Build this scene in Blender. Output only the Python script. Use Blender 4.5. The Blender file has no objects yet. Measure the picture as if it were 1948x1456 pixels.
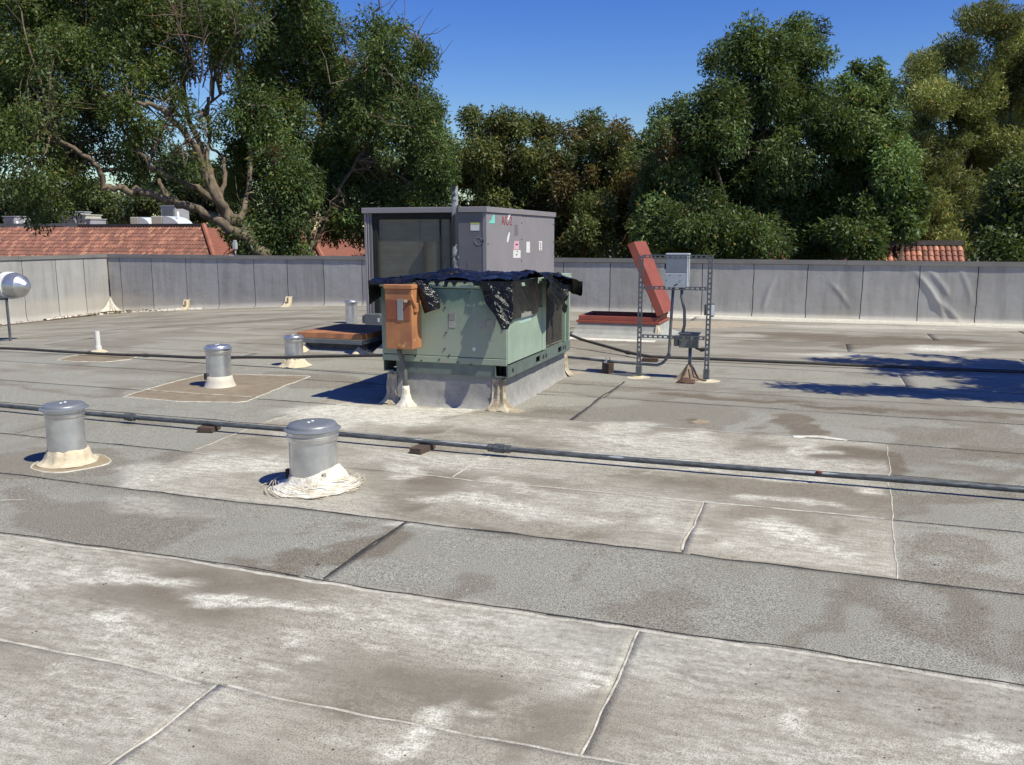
import bpy, math, random
import numpy as np
from mathutils import Vector, Matrix

random.seed(7)
rng = np.random.default_rng(7)
scene = bpy.context.scene
COL = scene.collection
PI = math.pi

# ------------------------------------------------------------------ camera
EYE = np.array([0.0, 0.0, 1.6])
PITCH = math.radians(9.65); YAW = math.radians(19.2); FOC = 1640.0   # focal length in pixels of a 1948 px wide picture
cam_d = bpy.data.cameras.new('camera')
cam_d.sensor_width = 36.0
cam_d.lens = FOC / 1948.0 * 36.0
cam_d.clip_start = 0.05
cam_d.clip_end = 3000.0
cam = bpy.data.objects.new('camera', cam_d)
COL.objects.link(cam)
cam.location = tuple(EYE)
cam.rotation_euler = (math.pi / 2 - PITCH, 0, YAW)
scene.camera = cam

# ------------------------------------------------------------------ sky, sun, exposure
SUN = np.array([0.70, -0.22, 1.0]); SUN = SUN / np.linalg.norm(SUN)
world = bpy.data.worlds.new('World')
scene.world = world
world.use_nodes = True
wn = world.node_tree.nodes
sky = wn.new('ShaderNodeTexSky')
sky.sky_type = 'NISHITA'
sky.sun_disc = False
sky.sun_elevation = math.asin(SUN[2])
sky.sun_rotation = math.atan2(SUN[0], SUN[1])
sky.air_density = 1.35
sky.dust_density = 0.25
sky.ozone_density = 6.0
sky.altitude = 0
hs = wn.new('ShaderNodeHueSaturation')
hs.inputs['Hue'].default_value = 0.524
hs.inputs['Saturation'].default_value = 1.30
hs.inputs['Value'].default_value = 0.93
world.node_tree.links.new(sky.outputs[0], hs.inputs['Color'])
gm = wn.new('ShaderNodeGamma')
gm.inputs['Gamma'].default_value = 1.22
world.node_tree.links.new(hs.outputs[0], gm.inputs['Color'])
world.node_tree.links.new(gm.outputs[0], wn['Background'].inputs[0])
wn['Background'].inputs[1].default_value = 0.083
sun_d = bpy.data.lights.new('sun', 'SUN')
sun_d.energy = 5.0
sun_d.angle = math.radians(0.5)
sun_d.color = (1.0, 0.972, 0.79)
sun = bpy.data.objects.new('sun', sun_d)
COL.objects.link(sun)
sun.rotation_euler = Vector(tuple(SUN)).to_track_quat('Z', 'Y').to_euler()
scene.view_settings.view_transform = 'Standard'
scene.view_settings.look = 'None'
scene.view_settings.gamma = 1.0
scene.view_settings.exposure = 0.18
try:
    scene.view_settings.use_curve_mapping = False
except Exception:
    pass

# ------------------------------------------------------------------ surveying helpers (photo measurements -> places on the roof)
FW = np.array([-math.sin(YAW) * math.cos(PITCH), math.cos(YAW) * math.cos(PITCH), -math.sin(PITCH)])
RT = np.array([math.cos(YAW), math.sin(YAW), 0.0])
UPV = np.cross(RT, FW)

def ray(px, py):
    return FW * FOC + RT * (px - 974) - UPV * (py - 728)

def on_ground(px, py, z=0.0):
    d = ray(px, py)
    return EYE + d * ((z - EYE[2]) / d[2])

def on_y(px, py, y):
    d = ray(px, py)
    return EYE + d * (y / d[1])

def at_depth(px, py, dist):
    return EYE + ray(px, py) / FOC * dist

# ------------------------------------------------------------------ small noise toolbox
_tab = rng.random((256, 256))

def vnoise(x, y):
    x = np.asarray(x, float); y = np.asarray(y, float)
    xi = np.floor(x).astype(int); yi = np.floor(y).astype(int)
    fx = x - xi; fy = y - yi
    fx = fx * fx * (3 - 2 * fx); fy = fy * fy * (3 - 2 * fy)
    a = _tab[xi & 255, yi & 255]; b = _tab[(xi + 1) & 255, yi & 255]
    c = _tab[xi & 255, (yi + 1) & 255]; d = _tab[(xi + 1) & 255, (yi + 1) & 255]
    return (a * (1 - fx) + b * fx) * (1 - fy) + (c * (1 - fx) + d * fx) * fy

def fbm(x, y, n=4):
    s = 0.0; a = 0.5; t = 0.0
    for i in range(n):
        s = s + a * vnoise(x * 2 ** i + 17.3 * i, y * 2 ** i + 9.1 * i); t += a; a *= 0.5
    return s / t

def sstep(a, b, x):
    t = np.clip((np.asarray(x, float) - a) / (b - a), 0, 1)
    return t * t * (3 - 2 * t)

# ------------------------------------------------------------------ materials
MATS = {}

def node_mat(name):
    m = bpy.data.materials.new(name)
    m.use_nodes = True
    nt = m.node_tree
    bs = nt.nodes['Principled BSDF']
    return m, nt, bs

def L(nt, a, b):
    nt.links.new(a, b)

def noise(nt, vec, scale, detail=4, rough=0.55, sc=None):
    n = nt.nodes.new('ShaderNodeTexNoise')
    n.inputs['Scale'].default_value = scale
    n.inputs['Detail'].default_value = detail
    n.inputs['Roughness'].default_value = rough
    if sc:
        mp = nt.nodes.new('ShaderNodeMapping')
        mp.inputs['Scale'].default_value = sc
        L(nt, vec, mp.inputs['Vector']); L(nt, mp.outputs[0], n.inputs['Vector'])
    else:
        L(nt, vec, n.inputs['Vector'])
    return n.outputs['Fac']

def ramp(nt, f, a, b, ca=(0, 0, 0, 1), cb=(1, 1, 1, 1)):
    r = nt.nodes.new('ShaderNodeValToRGB')
    r.color_ramp.elements[0].position = a; r.color_ramp.elements[0].color = ca
    r.color_ramp.elements[1].position = b; r.color_ramp.elements[1].color = cb
    L(nt, f, r.inputs[0])
    return r.outputs[0]

def mixc(nt, f, a, b, mode='MIX'):
    m = nt.nodes.new('ShaderNodeMix')
    m.data_type = 'RGBA'; m.blend_type = mode
    for s, v in ((0, f), (6, a), (7, b)):
        if hasattr(v, 'links'):
            L(nt, v, m.inputs[s])
        elif s == 0:
            m.inputs[0].default_value = v
        else:
            m.inputs[s].default_value = tuple(v) + ((1,) if len(v) == 3 else ())
    return m.outputs[2]

def math_n(nt, op, a, b=0.0, clamp=False):
    m = nt.nodes.new('ShaderNodeMath'); m.operation = op; m.use_clamp = clamp
    for i, v in enumerate((a, b)):
        if hasattr(v, 'links'):
            L(nt, v, m.inputs[i])
        else:
            m.inputs[i].default_value = v
    return m.outputs[0]

def bump(nt, bs, h, strength=0.3, dist=0.01):
    b = nt.nodes.new('ShaderNodeBump')
    b.inputs['Strength'].default_value = strength
    b.inputs['Distance'].default_value = dist
    L(nt, h, b.inputs['Height']); L(nt, b.outputs[0], bs.inputs['Normal'])

def coords(nt):
    t = nt.nodes.new('ShaderNodeTexCoord')
    return t.outputs['Object']

def mat(name, col, col2=None, rough=0.7, metal=0.0, scale=6.0, lo=0.35, hi=0.7, bmp=0.0, bscale=60.0, sc=None, spec=None, speck=None):
    """Worn surface: two colours mixed by noise, optional dark specks, optional bump."""
    if name in MATS:
        return MATS[name]
    m, nt, bs = node_mat(name)
    v = coords(nt)
    c2 = col2 or tuple(x * 0.75 for x in col)
    f = ramp(nt, noise(nt, v, scale, 6, 0.6, sc), lo, hi)
    c = mixc(nt, f, col, c2)
    if speck:
        g = ramp(nt, noise(nt, v, speck[0], 3, 0.6), speck[1], speck[1] + 0.04)
        c = mixc(nt, g, c, speck[2])
    L(nt, c, bs.inputs['Base Color'])
    bs.inputs['Metallic'].default_value = metal
    r = ramp(nt, noise(nt, v, scale * 2.3, 4), 0.3, 0.8, (max(rough - 0.1, 0),) * 3 + (1,), (min(rough + 0.12, 1),) * 3 + (1,))
    L(nt, r, bs.inputs['Roughness'])
    if spec is not None:
        bs.inputs['Specular IOR Level'].default_value = spec
    if bmp:
        bump(nt, bs, noise(nt, v, bscale, 4), bmp, 0.01)
    MATS[name] = m
    return m

# ------------------------------------------------------------------ mesh helpers
class MB:
    def __init__(s):
        s.v = []; s.f = []
    def add(s, v, f):
        o = len(s.v)
        s.v += [tuple(float(c) for c in p) for p in v]
        s.f += [tuple(i + o for i in q) for q in f]
        return s
    def box(s, x0, x1, y0, y1, z0, z1, bev=0.0):
        if bev > 0:
            b = min(bev, (x1 - x0) / 3, (y1 - y0) / 3, (z1 - z0) / 3)
            vs = []; idx = {}
            for ix, X in ((0, x0), (1, x1)):
                for iy, Y in ((0, y0), (1, y1)):
                    for iz, Z in ((0, z0), (1, z1)):
                        sx = 1 if ix == 0 else -1; sy = 1 if iy == 0 else -1; sz = 1 if iz == 0 else -1
                        idx[(ix, iy, iz, 'x')] = len(vs); vs.append((X, Y + sy * b, Z + sz * b))
                        idx[(ix, iy, iz, 'y')] = len(vs); vs.append((X + sx * b, Y, Z + sz * b))
                        idx[(ix, iy, iz, 'z')] = len(vs); vs.append((X + sx * b, Y + sy * b, Z))
            fs = []
            for a in (0, 1):
                q = [idx[(a, 0, 0, 'x')], idx[(a, 1, 0, 'x')], idx[(a, 1, 1, 'x')], idx[(a, 0, 1, 'x')]]
                fs.append(q if a else q[::-1])
                q = [idx[(0, a, 0, 'y')], idx[(1, a, 0, 'y')], idx[(1, a, 1, 'y')], idx[(0, a, 1, 'y')]]
                fs.append(q[::-1] if a else q)
                q = [idx[(0, 0, a, 'z')], idx[(1, 0, a, 'z')], idx[(1, 1, a, 'z')], idx[(0, 1, a, 'z')]]
                fs.append(q if a else q[::-1])
            for a in (0, 1):
                for c in (0, 1):
                    fs.append([idx[(0, a, c, 'y')], idx[(1, a, c, 'y')], idx[(1, a, c, 'z')], idx[(0, a, c, 'z')]])
                    fs.append([idx[(a, 0, c, 'x')], idx[(a, 1, c, 'x')], idx[(a, 1, c, 'z')], idx[(a, 0, c, 'z')]])
                    fs.append([idx[(a, c, 0, 'x')], idx[(a, c, 1, 'x')], idx[(a, c, 1, 'y')], idx[(a, c, 0, 'y')]])
                    for d in (0, 1):
                        fs.append([idx[(a, c, d, 'x')], idx[(a, c, d, 'y')], idx[(a, c, d, 'z')]])
            return s.add(vs, fs)
        v = [(x0, y0, z0), (x1, y0, z0), (x1, y1, z0), (x0, y1, z0), (x0, y0, z1), (x1, y0, z1), (x1, y1, z1), (x0, y1, z1)]
        return s.add(v, [(3, 2, 1, 0), (4, 5, 6, 7), (0, 1, 5, 4), (1, 2, 6, 5), (2, 3, 7, 6), (3, 0, 4, 7)])
    def hexa(s, v):
        return s.add(v, [(3, 2, 1, 0), (4, 5, 6, 7), (0, 1, 5, 4), (1, 2, 6, 5), (2, 3, 7, 6), (3, 0, 4, 7)])
    def tube(s, pts, r, n=10, cap=True):
        pts = [Vector(tuple(float(c) for c in p)) for p in pts]
        rs = r if isinstance(r, (list, tuple, np.ndarray)) else [r] * len(pts)
        vs = []; ref = Vector((0.13, 0.21, 1)).normalized()
        for i, p in enumerate(pts):
            d = (pts[min(i + 1, len(pts) - 1)] - pts[max(i - 1, 0)]).normalized()
            a = d.cross(ref)
            if a.length < 0.05:
                a = d.cross(Vector((1, 0, 0)))
            a.normalize(); b = d.cross(a)
            for k in range(n):
                t = 2 * PI * k / n
                vs.append(p + (a * math.cos(t) + b * math.sin(t)) * float(rs[i]))
        fs = []
        for i in range(len(pts) - 1):
            for k in range(n):
                fs.append((i * n + k, i * n + (k + 1) % n, (i + 1) * n + (k + 1) % n, (i + 1) * n + k))
        if cap:
            fs.append(tuple(range(n))[::-1]); fs.append(tuple((len(pts) - 1) * n + k for k in range(n)))
        return s.add(vs, fs)
    def lathe(s, prof, cx=0, cy=0, n=40, wob=None):
        vs = []; fs = []
        for r, z in prof:
            for k in range(n):
                t = 2 * PI * k / n
                rr = r; zz = z
                if wob:
                    rr, zz = wob(r, z, t)
                vs.append((cx + rr * math.cos(t), cy + rr * math.sin(t), zz))
        for i in range(len(prof) - 1):
            for k in range(n):
                fs.append((i * n + k, i * n + (k + 1) % n, (i + 1) * n + (k + 1) % n, (i + 1) * n + k))
        if prof[-1][0] < 1e-3:
            pass
        return s.add(vs, fs)
    def grid(s, P):
        """P: array rows x cols x 3"""
        nr, nc = P.shape[:2]
        v = P.reshape(-1, 3)
        f = [(i * nc + j, i * nc + j + 1, (i + 1) * nc + j + 1, (i + 1) * nc + j) for i in range(nr - 1) for j in range(nc - 1)]
        return s.add(v, f)
    def build(s, name, m, parent=None, smooth=False, auto=None):
        me = bpy.data.meshes.new(name)
        me.from_pydata(s.v, [], s.f)
        me.materials.append(m)
        if smooth:
            me.polygons.foreach_set('use_smooth', [True] * len(me.polygons))
            if auto is not None:
                try:
                    me.set_sharp_from_angle(angle=math.radians(auto))
                except Exception:
                    pass
        me.update()
        o = bpy.data.objects.new(name, me)
        COL.objects.link(o)
        if parent is not None:
            o.parent = parent
        return o

def empty(name, loc=(0, 0, 0), rz=0.0):
    o = bpy.data.objects.new(name, None)
    COL.objects.link(o)
    o.location = loc; o.rotation_euler = (0, 0, rz)
    o.empty_display_size = 0.2
    return o

def tag(o, label=None, cat=None, group=None, kind=None):
    if label: o['label'] = label
    if cat: o['category'] = cat
    if group: o['group'] = group
    if kind: o['kind'] = kind
    return o

def fast_mesh(name, V, F4, m, parent=None, colour=None, smooth=False):
    """V: n x 3, F4: k x 4 indices, colour: n x 4 per vertex"""
    me = bpy.data.meshes.new(name)
    V = np.ascontiguousarray(V, dtype=np.float32); F4 = np.ascontiguousarray(F4, dtype=np.int32)
    me.vertices.add(len(V)); me.vertices.foreach_set('co', V.ravel())
    me.loops.add(F4.size); me.loops.foreach_set('vertex_index', F4.ravel())
    me.polygons.add(len(F4))
    me.polygons.foreach_set('loop_start', np.arange(0, F4.size, F4.shape[1], dtype=np.int32))
    me.polygons.foreach_set('loop_total', np.full(len(F4), F4.shape[1], dtype=np.int32))
    if smooth:
        me.polygons.foreach_set('use_smooth', np.ones(len(F4), dtype=bool))
    me.materials.append(m)
    if colour is not None:
        at = me.attributes.new('wear', 'FLOAT_COLOR', 'POINT')
        at.data.foreach_set('color', np.ascontiguousarray(colour, dtype=np.float32).ravel())
    me.update(calc_edges=True)
    o = bpy.data.objects.new(name, me)
    COL.objects.link(o)
    if parent is not None:
        o.parent = parent
    return o

# ------------------------------------------------------------------ roof surface shape: falls gently to the drain in the far left corner
def zroof(x, y):
    t = np.clip((-9.3 - np.asarray(x, float)) / 8.0, 0, 1)
    return -0.40 * t ** 1.35 * sstep(4.0, 12.5, y)

def zsheet(x, y):
    x = np.asarray(x, float); y = np.asarray(y, float)
    return zroof(x, y) + .0045 + fbm(x * 1.1, y * 1.1 + 3) * .012 + (fbm(x * 5, y * 5) - .5) * .0035

XW = -17.37      # left parapet inner face
YW = 17.9        # back parapet inner face
XR = 8.0         # right edge of what is built of the roof
YF = -3.0

# ------------------------------------------------------------------ roofing membrane material
def roof_material():
    m, nt, bs = node_mat('granule_roofing')
    g = nt.nodes.new('ShaderNodeNewGeometry').outputs['Position']
    at = nt.nodes.new('ShaderNodeAttribute'); at.attribute_name = 'wear'
    sp = nt.nodes.new('ShaderNodeSeparateColor'); L(nt, at.outputs['Color'], sp.inputs[0])
    coat, white, brown = sp.outputs[0], sp.outputs[1], sp.outputs[2]
    gran = noise(nt, g, 150, 3, 0.75)
    gran2 = noise(nt, g, 38, 5, 0.7)
    blot = noise(nt, g, 2.2, 6, 0.62)
    streak = noise(nt, g, 9, 6, 0.66, (0.8, 3.0, 1))
    gfac = ramp(nt, gran, 0.40, 0.61)
    base = mixc(nt, gfac, (0.125, 0.119, 0.102), (0.49, 0.470, 0.405))
    base = mixc(nt, ramp(nt, blot, 0.3, 0.75), base, mixc(nt, gfac, (0.18, .168, .14), (0.40, 0.378, 0.315)))
    # dark worn spots where granules are lost
    lost = math_n(nt, 'MULTIPLY', ramp(nt, gran2, 0.60, 0.68), ramp(nt, noise(nt, g, 1.3, 5, 0.6), 0.5, 0.68))
    base = mixc(nt, math_n(nt, 'MULTIPLY', lost, 0.65), base, (0.075, 0.075, 0.078))
    # cream coating, thin and broken by the granules
    coatc = mixc(nt, ramp(nt, gran2, 0.38, 0.62), (0.50, 0.445, 0.355), (0.27, 0.237, 0.185))
    coatc = mixc(nt, math_n(nt, 'MULTIPLY', ramp(nt, streak, 0.42, 0.62), .6), coatc, (0.52, 0.465, 0.375))
    coatc = mixc(nt, ramp(nt, gran, 0.50, 0.58), coatc, (0.145, 0.13, 0.10))
    cf = math_n(nt, 'MULTIPLY', coat, math_n(nt, 'ADD', math_n(nt, 'MULTIPLY', blot, 0.7), 0.55), True)
    c = mixc(nt, cf, base, coatc)
    # brown dirt
    bf = math_n(nt, 'MULTIPLY', brown, math_n(nt, 'ADD', math_n(nt, 'MULTIPLY', streak, 0.9), 0.45), True)
    dirt = mixc(nt, gfac, (0.085, 0.069, 0.050), (0.24, 0.195, 0.145))
    c = mixc(nt, bf, c, dirt)
    # white worn coating
    wf = math_n(nt, 'MULTIPLY', math_n(nt, 'MULTIPLY', white, 1.3), ramp(nt, math_n(nt, 'ADD', math_n(nt, 'MULTIPLY', streak, 0.5), math_n(nt, 'MULTIPLY', gran2, 0.5)), 0.38, 0.58), True)
    c = mixc(nt, wf, c, mixc(nt, ramp(nt, gran, .46, .62), (0.80, 0.765, 0.66), (0.36, .335, .27)))
    # sheet to sheet tone in alpha
    c = mixc(nt, 1.0, c, nt_combine(nt, at.outputs['Alpha']), 'MULTIPLY')
    L(nt, c, bs.inputs['Base Color'])
    bs.inputs['Roughness'].default_value = 0.92
    bs.inputs['Specular IOR Level'].default_value = 0.12
    h = math_n(nt, 'ADD', math_n(nt, 'MULTIPLY', gran, 0.6), math_n(nt, 'MULTIPLY', gran2, 0.7))
    bump(nt, bs, h, 0.7, 0.008)
    return m

def nt_combine(nt, v):
    c = nt.nodes.new('ShaderNodeCombineColor')
    for i in range(3):
        L(nt, v, c.inputs[i])
    return c.outputs[0]

M_ROOF = roof_material()
M_BITUMEN = mat('bitumen', (0.018, 0.017, 0.016), (0.05, 0.045, 0.04), 0.85, scale=20, bmp=0.4)
M_SEAM_WHITE = mat('seam_coating', (0.60, 0.56, 0.47), (0.33, 0.295, 0.235), 0.8, scale=18, bmp=0.6, bscale=90, speck=(60, 0.66, (0.2, 0.17, 0.13)))
M_MASTIC = mat('cream_mastic', (0.66, 0.57, 0.42), (0.50, 0.40, 0.26), 0.75, scale=14, bmp=0.6, bscale=50)
M_MASTIC_WHITE = mat('white_mastic', (0.72, 0.68, 0.60), (0.46, 0.39, 0.29), 0.85, scale=13, lo=0.46, hi=0.68, bmp=0.9, bscale=60)
M_OLDMASTIC = mat('old_cream_mastic', (0.50, 0.43, 0.31), (0.27, 0.21, 0.14), 0.9, scale=11, lo=.4, hi=.62, bmp=.9, bscale=40)
M_TAN = mat('tan_patch', (0.27, 0.215, 0.145), (0.19, 0.145, 0.095), 0.9, scale=7, bmp=0.4, bscale=120, speck=(150, 0.62, (0.36, 0.31, 0.23)))

# stains: (px, py, rx, ry, tilt px, strength); mapped to ellipses lying on the roof
def ell(px, py, rx, ry, tilt, s):
    c = on_ground(px, py)
    a = on_ground(px + rx, py + tilt) - c
    b = on_ground(px, py + ry) - c
    return c[:2], np.linalg.inv(np.array([[a[0], b[0]], [a[1], b[1]]])), s

BROWN = [ell(*e) for e in [
    (210, 1145, 130, 30, 10, .7), (330, 1185, 150, 26, 14, .6), (120, 1290, 150, 40, 12, .45), (640, 1185, 130, 16, 14, .45),
    (560, 1345, 90, 30, 12, .45), (760, 1290, 160, 38, 16, .55), (860, 1330, 70, 40, -30, .6), (900, 1230, 160, 14, 18, .5),
    (1000, 1410, 120, 30, 10, .5), (1290, 1290, 110, 26, 16, .6), (1300, 1370, 130, 60, 14, .5), (1530, 1290, 140, 26, 18, .95),
    (1800, 1330, 90, 34, 14, .95), (1650, 1300, 200, 22, 22, .7), (1620, 1410, 220, 30, 16, .45), (1120, 1370, 60, 50, -20, .4),
    (200, 1390, 180, 50, 20, .6), (430, 1250, 90, 40, 12, .5), (420, 1100, 110, 22, 12, .35), (1850, 1430, 80, 30, 12, .4),
    (60, 1180, 60, 40, 6, .4), (640, 1050, 60, 46, -26, .6), (560, 1090, 70, 20, 10, .55), (1240, 1160, 90, 40, 10, .35),
    (1560, 1150, 22, 110, 0, .4), (1820, 1160, 50, 80, 0, .5), (1790, 1060, 22, 60, 0, .4), (60, 960, 90, 26, 6, .4), (220, 990, 60, 16, 4, .2),
    (760, 965, 90, 30, -6, .95), (840, 930, 120, 18, 8, .7), (700, 930, 70, 14, 4, .4), (1120, 845, 80, 26, 4, .9), (1190, 850, 60, 24, -6, .8),
    (1020, 800, 60, 18, 4, .5), (840, 800, 60, 26, -20, .7), (960, 820, 100, 12, 6, .5), (1270, 935, 120, 14, 8, .6), (1300, 880, 80, 16, -8, .5),
    (1060, 925, 80, 14, 6, .35), (1420, 850, 60, 26, -8, .6), (1440, 975, 60, 22, 6, .4), (1580, 1015, 20, 46, 0, .8), (1600, 985, 40, 12, 0, .6),
    (1630, 875, 70, 28, 0, .8), (1500, 885, 60, 20, 0, .5), (1330, 1015, 60, 20, 0, .35), (900, 1010, 100, 10, 8, .45), (1200, 1030, 140, 12, 10, .45),
    (1560, 1085, 80, 8, 8, .5), (1505, 808, 55, 22, 0, .75), (1490, 820, 40, 10, 0, .6), (1820, 830, 50, 26, 0, .5), (1890, 868, 90, 14, 6, .6),
    (1400, 760, 180, 5, 8, .8), (1620, 778, 140, 5, 8, .8), (1820, 790, 160, 6, 6, .75), (1250, 745, 70, 5, 4, .5), (1040, 790, 60, 8, 6, .7),
    (1700, 650, 250, 10, 4, .8), (1500, 640, 160, 8, 4, .75), (1850, 665, 150, 8, 4, .6), (1450, 655, 120, 6, 2, .5), (1620, 660, 60, 6, 2, .7),
    (1700, 745, 60, 8, 4, .35), (1660, 715, 60, 7, 4, .3), (620, 640, 100, 5, 0, .5), (460, 612, 200, 4, -8, .6), (330, 640, 200, 4, 0, .35),
    (140, 630, 120, 3, -4, .5), (640, 605, 60, 4, -4, .5), (60, 700, 60, 4, 2, .3), (1760, 950, 60, 14, 6, .5), (1310, 805, 24, 5, 0, .8),
    (980, 620, 60, 6, 0, .4), (1400, 690, 120, 5, 6, .4), (260, 730, 80, 5, 0, .25), (230, 800, 90, 6, 6, .35), (560, 820, 40, 5, 0, .3)]]
WHITE = [ell(*e) for e in [
    (500, 1150, 150, 14, 18, .95), (700, 1180, 130, 15, 26, .9), (280, 1112, 170, 13, 14, .75), (800, 1205, 120, 10, 14, .6),
    (240, 1215, 50, 26, -30, .8), (500, 1250, 30, 20, -16, .7), (120, 1280, 50, 26, -24, .6), (780, 1370, 100, 40, -60, .85),
    (700, 1440, 60, 26, -30, .8), (1080, 1310, 60, 50, -10, .75), (1500, 1390, 50, 70, 10, .65), (1920, 1400, 50, 40, 10, .8),
    (1400, 1270, 120, 12, 10, .45), (60, 1110, 90, 20, 10, .6), (980, 1240, 110, 14, 14, .55), (1300, 1240, 60, 24, 8, .4),
    (390, 1285, 50, 10, 8, .6), (640, 1215, 60, 10, 8, .5), (20, 1150, 50, 40, 0, .5), (1000, 1170, 120, 14, 12, .35),
    (1900, 1300, 40, 20, 4, .6), (1120, 1225, 90, 12, 10, .5), (560, 1425, 90, 16, 8, .35), (1010, 1340, 60, 24, -20, .5),
    (720, 790, 170, 24, 4, 1.0), (640, 800, 90, 20, -14, .7), (860, 783, 70, 12, 0, .7), (310, 905, 130, 22, 4, .6), (450, 880, 120, 24, -14, .7),
    (540, 830, 80, 12, 2, .35), (1240, 840, 60, 14, 2, .7), (1300, 830, 70, 10, 0, .6), (1190, 815, 70, 10, 0, .6), (1560, 862, 28, 22, 0, .7), (1530, 840, 60, 8, 0, .4),
    (900, 965, 160, 16, 10, .7), (780, 900, 100, 12, 6, .6), (1060, 985, 120, 16, 10, .6), (1000, 935, 90, 8, 6, .5), (1440, 1010, 90, 24, 6, .75),
    (1260, 1005, 70, 22, 6, .5), (1540, 1040, 80, 14, 6, .7), (1620, 1055, 60, 10, 4, .6), (1350, 1045, 70, 10, 4, .5), (1500, 965, 120, 8, 6, .7),
    (1160, 965, 90, 10, 6, .45), (1640, 935, 50, 8, 4, .7), (1500, 915, 120, 7, 6, .75), (1330, 905, 120, 6, 6, .6), (620, 900, 60, 14, 0, .4),
    (1800, 665, 90, 7, 2, .8), (1420, 640, 60, 4, 0, .4), (1600, 676, 120, 5, 2, .45), (300, 960, 120, 20, 6, .3), (730, 1010, 90, 9, 8, .5),
    (1730, 625, 320, 5, 5, .4)]]

PL = [(240, 928), (370, 858), (520, 800), (705, 757)]           # left edge of the coated area, as seen
PLW = np.array([on_ground(*p)[:2] for p in PL])
PR = [(1708, 1108), (1697, 985), (1692, 930), (1688, 852)]
PRW = np.array([on_ground(*p)[:2] for p in PR])

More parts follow.
